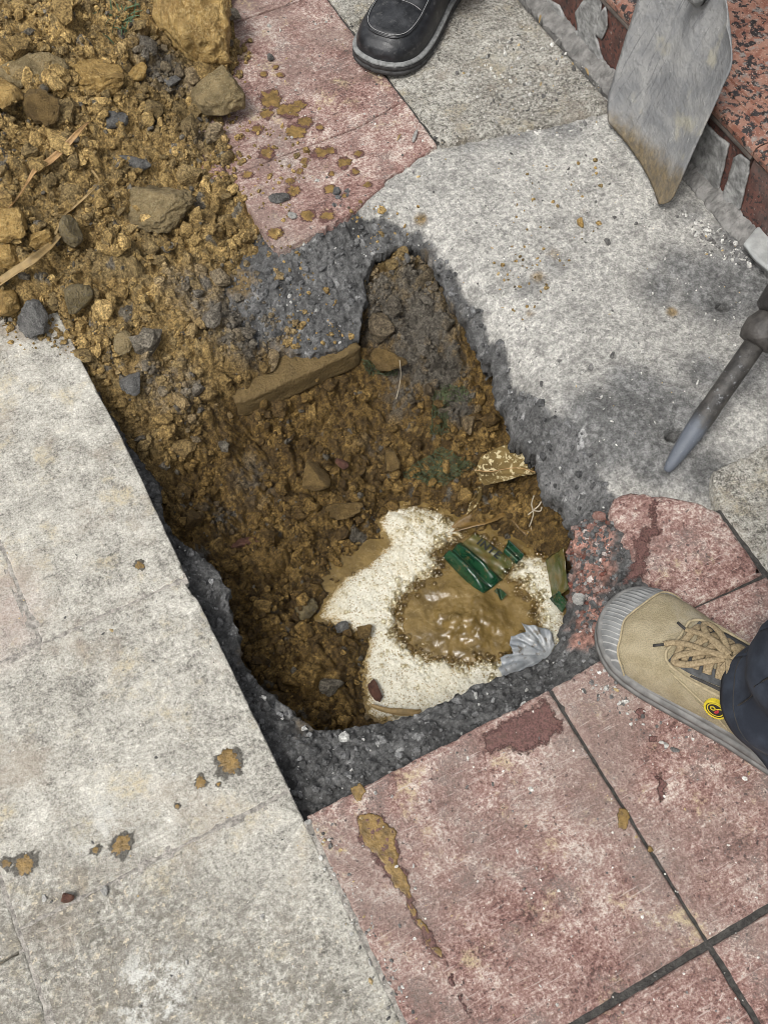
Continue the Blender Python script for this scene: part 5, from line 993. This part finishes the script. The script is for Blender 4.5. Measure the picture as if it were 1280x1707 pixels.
bm = bmesh.new(); bm.from_mesh(me); bmesh.ops.recalc_face_normals(bm, faces=bm.faces); bm.to_mesh(me); bm.free()
link('blade', me, shv)
wood = plain('handle_wood', (.30, .19, .09), .6, .3, 30)
xs = skew * .9
def ltube(name, pts, radii, mat, root, sides=16):
    o = tube(name, pts, radii, mat, sides); o.parent = root; return o
ltube('socket', spline([(xs * .97, bl2 * .95, -.012), (xs * .99, bl2 * .98, -.006), (xs, bl2 * 1.0, .006), (xs, bl2 * 1.25, .012), (xs, bl2 * 1.5, .016)], 14), np.interp(np.linspace(0, 1, 14), [0, .35, 1], [.005, .014, .019]), M['shovel'], shv)
ltube('handle', spline([(xs, bl2 * 1.45, .0155), (xs, .9, .03), (xs, 1.25, .04)], 10), .0165, wood, shv)

# ------------------------------------------------------------------ breaker chisel
ctip = G(1110, 786, -.004); cfar = G(1266, 562, .098); cd_ = cfar - ctip; cl_ = np.linalg.norm(cd_); cd_ /= cl_
chm = N('chisel_steel'); g1 = chm.noise(60, 5, .65); c = chm.mix(chm.ramp(g1, .35, .65), (.030, .028, .026), (.075, .070, .063)); oz = chm.n('SeparateXYZ'); chm.put(oz.inputs[0], chm.obj())
c = chm.mix(chm.ramp(chm.mth('ADD', oz.outputs[2], chm.mth('MULTIPLY', g1, .04)), .105, .075), c, (.115, .13, .155)); c = chm.mix(chm.ramp(chm.noise(130, 6, .75), .57, .68, 0, .7), c, (.26, .27, .28)); M['chisel'] = chm.fin(c, .5, chm.bump(chm.noise(150, 5, .7), .0014))
ch = empty('breaker_hammer', tuple(ctip), 'steel breaker chisel with dark collar resting its tip on the bare mortar', 'chisel')
ch.rotation_euler = Vector(cd_).to_track_quat('Z', 'Y').to_euler()
def lathe(name, prof, mat, root, sides=24, loc=(0, 0, 0), flat=None):
    Vt = [];
    for z, r in prof:
        for k in range(sides):
            t = 2 * math.pi * k / sides; x, y = r * math.cos(t), r * math.sin(t)
            if flat: y = flat(z, x, y)
            Vt.append((x + loc[0], y + loc[1], z + loc[2]))
    nn = len(prof); FF = [(i * sides + k, i * sides + (k + 1) % sides, (i + 1) * sides + (k + 1) % sides, (i + 1) * sides + k) for i in range(nn - 1) for k in range(sides)] + [tuple(range(sides))[::-1], tuple(range((nn - 1) * sides, nn * sides))]
    me = bpy.data.meshes.new(name); me.from_pydata(Vt, [], FF); me.materials.append(mat); me.polygons.foreach_set('use_smooth', [True] * len(FF)); o = link(name, me); o.parent = root; return o
lathe('chisel_rod', [(0, .0022), (.002, .0050), (.010, .0072), (.03, .0100), (.055, .0122), (.075, .0132), (.09, .0135), (.098, .0128), (cl_ * .7, .0130), (cl_ * 1.1, .0130)], M['chisel'], ch, 20)
rub = plain('dark_rubber', (.028, .026, .025), .55, .3, 120, .0006, 400)
lathe('collar', [(cl_ - .012, .013), (cl_ - .010, .021), (cl_ - .002, .0245), (cl_ + .012, .0255), (cl_ + .026, .020), (cl_ + .03, .016)], plain('collar_steel', (.055, .05, .045), .55, .4, 90, .001, 250), ch)
lathe('chuck', [(cl_ + .028, .020), (cl_ + .034, .027), (cl_ + .09, .031), (cl_ + .11, .030), (cl_ + .115, .038), (cl_ + .20, .042), (cl_ + .21, .038)], rub, ch)
lathe('motor_housing', [(cl_ + .209, .037), (cl_ + .215, .050), (cl_ + .42, .055), (cl_ + .44, .045)], plain('tool_green', (.02, .09, .10), .4, .15), ch)

# ------------------------------------------------------------------ feet
def terp(tab):
    a = np.array(tab); return lambda s: np.interp(s, a[:, 0], a[:, 1])
class Foot:
    def __init__(s, L, wt, ht, zb, ey=.80, ez=.72):
        s.L = L; s.w = terp(wt); s.h = terp(ht); s.zb = zb; s.ey = ey; s.ez = ez
        k = np.ones(9) / 9; t = np.linspace(0, 1, 201)
    def P(s, t, c, off=0.0):
        """point of the upper at length t (0 heel, 1 toe), c from -1 (right) to 1 (left)"""
        t = np.asarray(t, float); c = np.asarray(c, float); ph = c * math.pi / 2
        def f(t, ph): 
            w = s.w(t); h = s.h(t); return np.stack([t * s.L, w * np.sign(np.sin(ph)) * np.abs(np.sin(ph)) ** s.ey, s.zb + h * np.abs(np.cos(ph)) ** s.ez], -1)
        p = f(t, ph)
        if np.any(off):
            e = .004; tt = np.clip(t, .02, .985); pp = np.clip(ph, -1.45, 1.45); a = f(tt + e, pp) - f(tt - e, pp); b = f(tt, pp + e) - f(tt, pp - e); n_ = np.cross(a, b); n_ /= np.linalg.norm(n_, axis=-1, keepdims=True) + 1e-12
            p = p + n_ * np.asarray(off)[..., None] if np.ndim(off) else p + n_ * off
        return p
    def patch(s, name, tf, cf, nu, nv, mat, parent, off=.0012, relief=None):
        """overlay following the upper; tf(u, v), cf(u, v) give surface places"""
        u, v = np.meshgrid(np.linspace(0, 1, nu), np.linspace(0, 1, nv), indexing='ij'); t, c = tf(u, v), cf(u, v)
        o_ = np.full(u.shape, off); 
        if relief is not None: o_ = o_ + relief(u, v, t, c)
        edge = np.minimum(np.minimum(u, 1 - u) * nu, np.minimum(v, 1 - v) * nv); o_ = np.where(edge < .5, -.001, o_)
        return link(name, mesh_np(name, s.P(t, c, o_).reshape(-1, 3), grid_faces(nu, nv), mat), parent)
    def path(s, name, tc, r, mat, parent, off=.001, sides=6, n_=40, flat=1.0):
        tc = spline(tc, n_); p = s.P(tc[:, 0], tc[:, 1], off + (tc[:, 2] if tc.shape[1] > 2 else 0)); o = tube(name, p, r, mat, sides); o.parent = parent; return o
def sole_mesh(name, F_, ex, z0, z1, mat, parent, groove=0.0, wav=0.0):
    """band of sole: outline of the upper pushed out by ex"""
    t = np.concatenate([1 - (1 - np.linspace(0, 1, 90)) ** 1.0]); tt = .5 - .5 * np.cos(np.pi * np.linspace(0, 1, 90))
    xl = np.stack([tt * F_.L, F_.w(tt)], 1); xr = np.stack([tt[::-1] * F_.L, -F_.w(tt[::-1])], 1); o = np.concatenate([xl, xr[1:-1]])
    nn = np.roll(o, -1, 0) - np.roll(o, 1, 0); nn = np.stack([-nn[:, 1], nn[:, 0]], 1); nn /= np.linalg.norm(nn, axis=1)[:, None] + 1e-9
    for _ in range(6): nn = (nn + np.roll(nn, 1, 0) + np.roll(nn, -1, 0)) / 3
    nn /= np.linalg.norm(nn, axis=1)[:, None] + 1e-9
    prof = [(z0, ex - .003), (z0 + .002, ex), (z0 + (z1 - z0) * .45, ex + .0005), (z0 + (z1 - z0) * .5, ex - groove), (z0 + (z1 - z0) * .58, ex - groove), (z0 + (z1 - z0) * .62, ex + .0002), (z1 - .002, ex), (z1, ex - .002), (z1 + .0005, ex - .009)]
    n_ = len(o); Vt = []
    for z, e in prof:
        q_ = o + nn * (e + (wav * np.sin(np.arange(n_) * 1.9) if z < z0 + .4 * (z1 - z0) else 0 * np.arange(n_)))[:, None]; toe = smooth(.82, 1.0, q_[:, 0] / F_.L) * .006
        Vt.append(np.column_stack([q_, np.full(n_, z) + toe]))
    Vt = np.concatenate(Vt); FF = [(k * n_ + i, k * n_ + (i + 1) % n_, (k + 1) * n_ + (i + 1) % n_, (k + 1) * n_ + i) for k in range(len(prof) - 1) for i in range(n_)] + [tuple(range(n_))[::-1]]
    me = bpy.data.meshes.new(name); me.from_pydata([tuple(v) for v in Vt], [], FF); me.materials.append(mat); me.polygons.foreach_set('use_smooth', [True] * len(FF))
    bm = bmesh.new(); bm.from_mesh(me); bmesh.ops.recalc_face_normals(bm, faces=bm.faces); bm.to_mesh(me); bm.free(); return link(name, me, parent)
def footroot(name, tip, toe_dir, L, label):
    d = np.array(toe_dir, float); d /= np.linalg.norm(d); hl = np.array(tip) - d * L; r = empty(name, (hl[0], hl[1], 0.0), label, 'person'); r.rotation_euler = (0, 0, math.atan2(d[1], d[0])); return r
# --- khaki canvas sneaker and jeans
q = N('khaki_canvas'); oc = q.obj(); wv = q.noise(650, 2, .5, 0.0, oc); g = q.noise(30, 4, .6)
c = q.mix(q.ramp(g, .35, .65), (.265, .222, .135), (.345, .295, .195)); c = q.mix(1.0, c, q.mix(q.ramp(wv, .35, .65), (.86, .86, .86), (1.10, 1.10, 1.10)), 'MULTIPLY'); c = q.mix(q.ramp(q.noise(18, 6, .7), .52, .70, 0, .55), c, (.38, .345, .27)); c = q.mix(q.ramp(q.noise(35, 8, .75), .56, .70, 0, .5), c, (.15, .12, .07)); M['canvas'] = q.fin(c, .92, q.bump(q.mth('ADD', wv, q.noise(40, 4)), .0012, .9))
q = N('toe_rubber'); oc = q.obj(); g = q.noise(60, 4); sy = q.n('SeparateXYZ'); q.put(sy.inputs[0], oc); wv = q.mth('SINE', q.mth('MULTIPLY', sy.outputs[1], 2 * math.pi / .0052)); wm = q.ramp(sy.outputs[1], -.012, .004)
c = q.mix(q.ramp(g, .3, .7), (.16, .165, .165), (.235, .24, .235)); c = q.mix(q.mth('MULTIPLY', q.ramp(wv, .55, .95), q.mth('ADD', .25, q.mth('MULTIPLY', wm, .6))), c, (.46, .455, .43)); M['toe_rubber'] = q.fin(c, .75, q.bump(g, .0004))
M['sole_rubber'] = plain('sole_rubber', (.17, .168, .16), .8, .3, 60, .0006, 300); M['suede'] = plain('grey_suede', (.075, .078, .08), .95, .35, 120, .0008, 700); M['dark_trim'] = plain('dark_trim', (.03, .028, .026), .7, .3, 120)
q = N('lace_cord'); oc = q.obj(); c = q.mix(q.ramp(q.noise(400, 3), .35, .65), (.21, .158, .088), (.34, .265, .16)); M['lace'] = q.fin(c, .9, q.bump(q.noise(700, 2), .0006)); M['piping'] = plain('tan_piping', (.36, .30, .19), .9, .2, 200)
q = N('jeans'); g = q.noise(25, 4, .6); ob_ = q.obj(); tw = q.noise(600, 3, .6, 0.0, ob_); c = q.mix(q.ramp(g, .35, .68), (.012, .017, .028), (.035, .045, .065)); c = q.mix(1.0, c, q.mix(tw, (.8, .8, .8), (1.15, 1.15, 1.15)), 'MULTIPLY'); M['jeans'] = q.fin(c, .9, q.bump(tw, .0004, .6))
SW = 1.08
SN = Foot(.285, [(a_, b_ * SW) for a_, b_ in [(0, 0), (.012, .014), (.04, .024), (.1, .031), (.2, .034), (.35, .037), (.48, .042), (.6, .047), (.7, .051), (.78, .052), (.84, .050), (.89, .0455), (.93, .039), (.96, .031), (.98, .0225), (.993, .0125), (1, 0)]],
          [(0, .055), (.1, .075), (.25, .085), (.36, .088), (.44, .083), (.52, .072), (.6, .061), (.7, .050), (.8, .042), (.88, .035), (.94, .027), (.98, .018), (1, .010)], .016)
p1 = footroot('person', (.405, .047), (-.365, .93), .285, 'person in khaki canvas sneaker and dark jeans standing at the hole edge')
shoe = link('sneaker', None, p1); shoe['label'] = 'khaki canvas sneaker with ribbed grey rubber toe cap'
sole_mesh('sole', SN, .0045, 0.0, .024, M['sole_rubber'], shoe, .0012)
tt_, cc_ = np.meshgrid(.5 - .5 * np.cos(np.pi * np.linspace(0, 1, 90)), np.linspace(-1, 1, 61), indexing='ij'); pu = SN.P(tt_, cc_); pu[..., 2] += .0012 * fbm(pu[..., 0], pu[..., 1], None, 45, 2)
link('upper', mesh_np('upper', pu.reshape(-1, 3), grid_faces(90, 61), M['canvas']), shoe)
bnd = lambda c: .893 - .062 * np.abs(c) ** 1.6 - .05 * smooth(.55, 1, np.abs(c)) + .02 * np.exp(-((c - .15) / .2) ** 2)
SN.patch('toe_cap', lambda u, v: bnd(v * 2 - 1) + (1.0 - bnd(v * 2 - 1)) * (1 - (1 - u) ** 1.3), lambda u, v: v * 2 - 1, 60, 161, M['toe_rubber'], shoe, .0022, lambda u, v, t, c: .0007 * np.sin(SN.P(t, c)[..., 1] * 2 * np.pi / .0052) * smooth(.10, .2, u) * smooth(1, .92, u))
SN.path('cap_rim', [(bnd(np.array(c)), c) for c in np.linspace(-.98, .98, 25)], .0011, M['piping'], shoe, .0020, 6, 80)
for sgn in (-1, 1):
    SN.patch('foxing_strip', lambda u, v: .02 + u * .80, lambda u, v: sgn * (.93 + .065 * v), 60, 6, M['sole_rubber'], shoe, .0015)
# eyestay panels: grey suede either side of the tongue, dark strip beneath
for sgn in (1, -1):
    SN.patch('eyestay', lambda u, v: .44 + u * .255, lambda u, v: sgn * (.115 + .05 * (1 - u) + v * (.20 + .03 * np.sin(u * 3))), 40, 14, M['suede'], shoe, .0014)
    SN.patch('side_strip', lambda u, v: .34 + u * .26, lambda u, v: sgn * (.36 + .02 * (1 - u) + v * .10 * (1 - .6 * u)), 30, 8, M['dark_trim'], shoe, .0013)
    SN.path('eyestay_piping', [(.46, sgn * .50), (.55, sgn * .46), (.64, sgn * .40), (.69, sgn * .33), (.715, sgn * .22), (.715, sgn * .10), (.71, 0)], .0017, M['piping'], shoe, .0012)
    SN.path('side_seam', [(.655, sgn * .46), (.60, sgn * .54), (.54, sgn * .64), (.48, sgn * .74), (.42, sgn * .84), (.38, sgn * .90)], .0011, M['piping'], shoe, .0008)
    SN.path('side_seam', [(.665, sgn * .44), (.615, sgn * .55), (.555, sgn * .66), (.495, sgn * .77), (.44, sgn * .87)], .0009, M['canvas'], shoe, .0008)
SN.patch('tongue', lambda u, v: .36 + u * .335, lambda u, v: (v - .5) * .26, 30, 12, M['canvas'], shoe, .0030, lambda u, v, t, c: .003 * (1 - u))
def lace(tc, w=.0082):
    tc = spline(tc, 26); base = SN.P(tc[:, 0], tc[:, 1], tc[:, 2]); n_ = len(base); Vt = []
    for i in range(n_):
        t = base[min(i + 1, n_ - 1)] - base[max(i - 1, 0)]; t /= np.linalg.norm(t) + 1e-12; up_ = base[i] - np.array([base[i][0] - .02, 0, .0]); up_ /= np.linalg.norm(up_); s_ = np.cross(t, up_); s_ /= np.linalg.norm(s_) + 1e-12; u_ = np.cross(s_, t)
        for a in np.linspace(0, 2 * math.pi, 9)[:-1]: Vt.append(base[i] + s_ * math.cos(a) * w / 2 + u_ * math.sin(a) * .0016)
    FF = [(i * 8 + k, i * 8 + (k + 1) % 8, (i + 1) * 8 + (k + 1) % 8, (i + 1) * 8 + k) for i in range(n_ - 1) for k in range(8)] + [tuple(range(8))[::-1], tuple(range((n_ - 1) * 8, n_ * 8))]
    me = bpy.data.meshes.new('lace'); me.from_pydata([tuple(v) for v in Vt], [], FF); me.materials.append(M['lace']); me.polygons.foreach_set('use_smooth', [True] * len(FF)); link('lace', me, shoe); return base
lace([(.675, -.22, .002), (.68, -.08, .005), (.68, .08, .005), (.672, .24, .002)])
for t0 in (.64, .595, .55, .505):
    lace([(t0, -.26, .002), (t0 + .005, -.1, .006), (t0 - .025, .1, .0065), (t0 - .04, .26, .002)]); lace([(t0, .26, .002), (t0 + .005, .1, .0075), (t0 - .025, -.1, .008), (t0 - .04, -.26, .002)])
lace([(.52, .02, .008), (.56, .14, .012), (.62, .27, .010), (.665, .30, .007), (.66, .20, .008), (.60, .08, .011), (.53, .0, .010)], .0074)
lace([(.52, .0, .010), (.57, -.14, .012), (.63, -.24, .010), (.66, -.22, .008), (.63, -.10, .011), (.56, -.02, .012), (.51, .02, .010)], .0074)
e1 = lace([(.52, .02, .011), (.58, .05, .013), (.66, .06, .009), (.715, .10, .005), (.735, .16, .004)], .0070); e2 = lace([(.515, .0, .012), (.60, -.06, .013), (.67, -.07, .008), (.705, -.06, .005)], .0070)
lace([(.51, .03, .010), (.47, .20, .010), (.44, .34, .006), (.41, .44, .004), (.39, .52, .003)], .0074)
for b0, b1 in ((SN.P(.735, .16, .004), SN.P(.765, .24, .004)), (SN.P(.705, -.06, .005), SN.P(.745, -.085, .005))): tube('aglet', np.array([b0, b0 * .5 + b1 * .5, b1]), .0016, M['dark_trim'], 8).parent = shoe
# round badge on the side
bp = SN.P(np.array(.455), np.array(.70), .0); bn = SN.P(np.array(.455), np.array(.70), .01) - bp; bn /= np.linalg.norm(bn); bx = SN.P(np.array(.47), np.array(.70)) - bp; bx -= bn * (bx @ bn); bx /= np.linalg.norm(bx); by = np.cross(bn, bx)
badge = link('badge', None, shoe)
yel = plain('badge_yellow', (.62, .50, .03), .5, .1); blk = plain('badge_black', (.02, .018, .016), .5, .1); redm = plain('badge_red', (.50, .04, .05), .5, .1)
def bdisc(name, r0, r1, h, mat, scal=0.0, a0=0, a1=2 * math.pi, cx=0, cy=0, nn=72):
    th = np.linspace(a0, a1, nn); Vt = []; FF = []
    for a in th:
        s_ = 1 + scal * math.sin(a * 24)
        for r, hh in ((r0, h), (r1 * s_, h), (r1 * s_ + .0002, -.003)): Vt.append(tuple(bp + bn * hh + bx * (cx + r * math.cos(a)) + by * (cy + r * math.sin(a))))
    for i in range(nn - 1):
        for k in range(2): FF.append((i * 3 + k, i * 3 + k + 1, (i + 1) * 3 + k + 1, (i + 1) * 3 + k))
    me = bpy.data.meshes.new(name); me.from_pydata(Vt, [], FF); me.materials.append(mat); o = link(name, me); o.parent = shoe; return o
bdisc('badge_field', 0, .0122, .0022, blk); bdisc('badge_rim', .0104, .0126, .0030, yel, .035); bdisc('badge_ring', .0080, .0092, .0028, yel)
bdisc('badge_motif', .0016, .0030, .0027, yel, 0, 0, 2 * math.pi, .0030, -.0006, 30); bdisc('badge_mark', .0028, .0046, .0024, redm, .1, 1.6, 4.0, .0010, .0012, 30); bdisc('badge_mark', .0, .0016, .0024, redm, .0, 0, 2 * math.pi, -.0012, .0026, 20)
tube('badge_stem', np.array([bp + bn * .0028 + bx * .001, bp + bn * .0028 - bx * .003 - by * .003, bp + bn * .0028 - bx * .0062 - by * .0045]), .0007, yel, 6).parent = shoe
bpy.data.objects.remove(badge)
def leg(root, L, x0, rx, ry, z0, z1, mat, lean=(0, 0), seed=1, name='trouser_leg', hemdrop=.02):
    nu_, nv_ = 96, 120; u, v = np.meshgrid(np.linspace(0, 2 * math.pi, nu_), np.linspace(0, 1, nv_), indexing='ij')
    z = z0 + (z1 - z0) * v - hemdrop * (1 - v) ** 6 * (-np.cos(u)) * 1.0
    k = 1 + .25 * v + .05 * smooth(.06, 0, v); wr = (.0055 * np.sin(z * 75 + 2.2 * np.cos(u + seed) + 1.5 * np.sin(2 * u)) * np.exp(-((v - .06) / .10) ** 2) + .004 * fbm(np.cos(u) * 1.2 + seed, np.sin(u) * 1.2, z * 8, 1.3, 3))
    X = x0 + lean[0] * v + (rx * k + wr) * np.cos(u); Y = lean[1] * v + (ry * k + wr) * np.sin(u)
    Vt = np.stack([X, Y, z], -1).reshape(-1, 3); F = grid_faces(nu_, nv_); me = mesh_np(name, Vt, F, mat); o = link(name, me, root); mo = o.modifiers.new('cloth', 'SOLIDIFY'); mo.thickness = .0025; mo.offset = -1
    sm = [(X[i, j], Y[i, j], z[i, j]) for i, j in [(12, jj) for jj in range(0, nv_, 4)]]; s_ = tube('seam', spline(sm, 60), .0009, M['dark_trim'], 5); s_.parent = o
    hm = [(X[i, 3], Y[i, 3], z[i, 3]) for i in range(0, nu_, 2)]; h_ = tube('hem_stitch', np.array(hm), .0007, M['dark_trim'], 5); h_.parent = o
    # leg inside so that no one looks down a hollow tube
    lathe('leg', [(z0 - .03, .028), (z0 + .05, .034), (z1 * .5, .060), (z1 - .012, .072), (z1 - .010, rx * 1.2)], M['dark_trim'], root, 20, (x0 + lean[0] * .3, 0, 0)); return o
leg(p1, .285, .060, .080, .066, .075, 1.02, M['jeans'], (-.02, .0), 1, hemdrop=.018)
# --- black leather shoe
q = N('black_leather'); g = q.noise(40, 5, .65); f = q.noise(420, 3); c = q.mix(q.ramp(g, .38, .72), (.009, .010, .012), (.030, .032, .036)); c = q.mix(q.ramp(q.noise(90, 7, .75), .53, .68, 0, .5), c, (.11, .11, .108)); M['leather'] = q.fin(c, q.ramp(g, .3, .7, .36, .55), q.bump(f, .0005, .6))
M['welt'] = plain('grey_welt', (.20, .205, .20), .8, .3, 140, .0005, 400); M['black_sole'] = plain('black_sole', (.045, .045, .045), .8, .5, 120, .0008, 400); M['stitch'] = plain('pale_stitch', (.26, .26, .26), .8, .3, 300)
BS = Foot(.29, [(0, 0), (.012, .014), (.04, .025), (.1, .033), (.25, .037), (.4, .040), (.52, .046), (.64, .051), (.73, .0535), (.80, .053), (.86, .0505), (.91, .046), (.95, .039), (.975, .030), (.99, .018), (1, 0)],
          [(0, .060), (.15, .075), (.3, .080), (.42, .076), (.52, .066), (.62, .056), (.72, .048), (.82, .042), (.9, .036), (.955, .029), (.985, .022), (1, .013)], .022, .72, .66)
p2 = footroot('person', (.585, .970), (-.82, -.57), .29, 'person in black leather shoe standing on the grey tile at the top')
bs = link('leather_shoe', None, p2); bs['label'] = 'scuffed black leather shoe with raised apron seam'
sole_mesh('sole', BS, .006, 0.0, .018, M['black_sole'], bs, .001, .0006); sole_mesh('welt', BS, .0062, .0155, .0215, M['welt'], bs, .0004)
pu = BS.P(tt_, cc_); cr = np.exp(-((tt_ - (.70 + .02 * cc_)) / .010) ** 2) + .6 * np.exp(-((tt_ - (.668 + .03 * cc_)) / .007) ** 2); pu[..., 2] -= .0035 * cr * smooth(.55, .2, np.abs(cc_)); pu[..., 2] += .0010 * fbm(pu[..., 0], pu[..., 1], None, 40, 3)
ap = sdf(np.array([(.40, -.40), (.62, -.42), (.80, -.43), (.875, -.38), (.915, -.24), (.93, 0), (.915, .24), (.875, .38), (.80, .43), (.62, .42), (.40, .40)]), tt_, cc_)
pu[..., 2] += .0026 * smooth(.02, -.02, ap) * (tt_ > .3)
link('upper', mesh_np('upper', pu.reshape(-1, 3), grid_faces(90, 61), M['leather']), bs)
AP = [(.40, -.40), (.55, -.42), (.70, -.43), (.80, -.43), (.865, -.39), (.905, -.28), (.925, -.10), (.925, .10), (.905, .28), (.865, .39), (.80, .43), (.70, .43), (.55, .42), (.40, .40)]
BS.path('apron_seam', AP, .0016, M['leather'], bs, .0022, 6, 90); BS.path('apron_stitch', [(a - .012, b * .93) for a, b in AP], .0006, M['stitch'], bs, .0034, 5, 90)
BS.path('crease', [(.712, -.36), (.705, -.15), (.70, .1), (.705, .36)], .0005, M['stitch'], bs, .0016, 5, 30)
BS.patch('tongue', lambda u, v: .34 + u * .20, lambda u, v: (v - .5) * .5, 24, 16, M['leather'], bs, .004)
paintm = plain('white_paint', (.75, .75, .74), .7, .1)
bst = link('paint_fleck', None, bs); bpy.data.objects.remove(bst)
for a in range(5):
    t0, c0 = .565, .10; BS.path('paint_fleck', [(t0, c0), (t0 + .018 * math.cos(a * 1.26), c0 + .06 * math.sin(a * 1.26))], .0011, paintm, bs, .0045, 5, 4)
leg(p2, .29, .085, .085, .068, .085, 1.02, plain('black_trousers', (.018, .018, .02), .9, .3, 60), (-.04, 0), 4, hemdrop=.015)
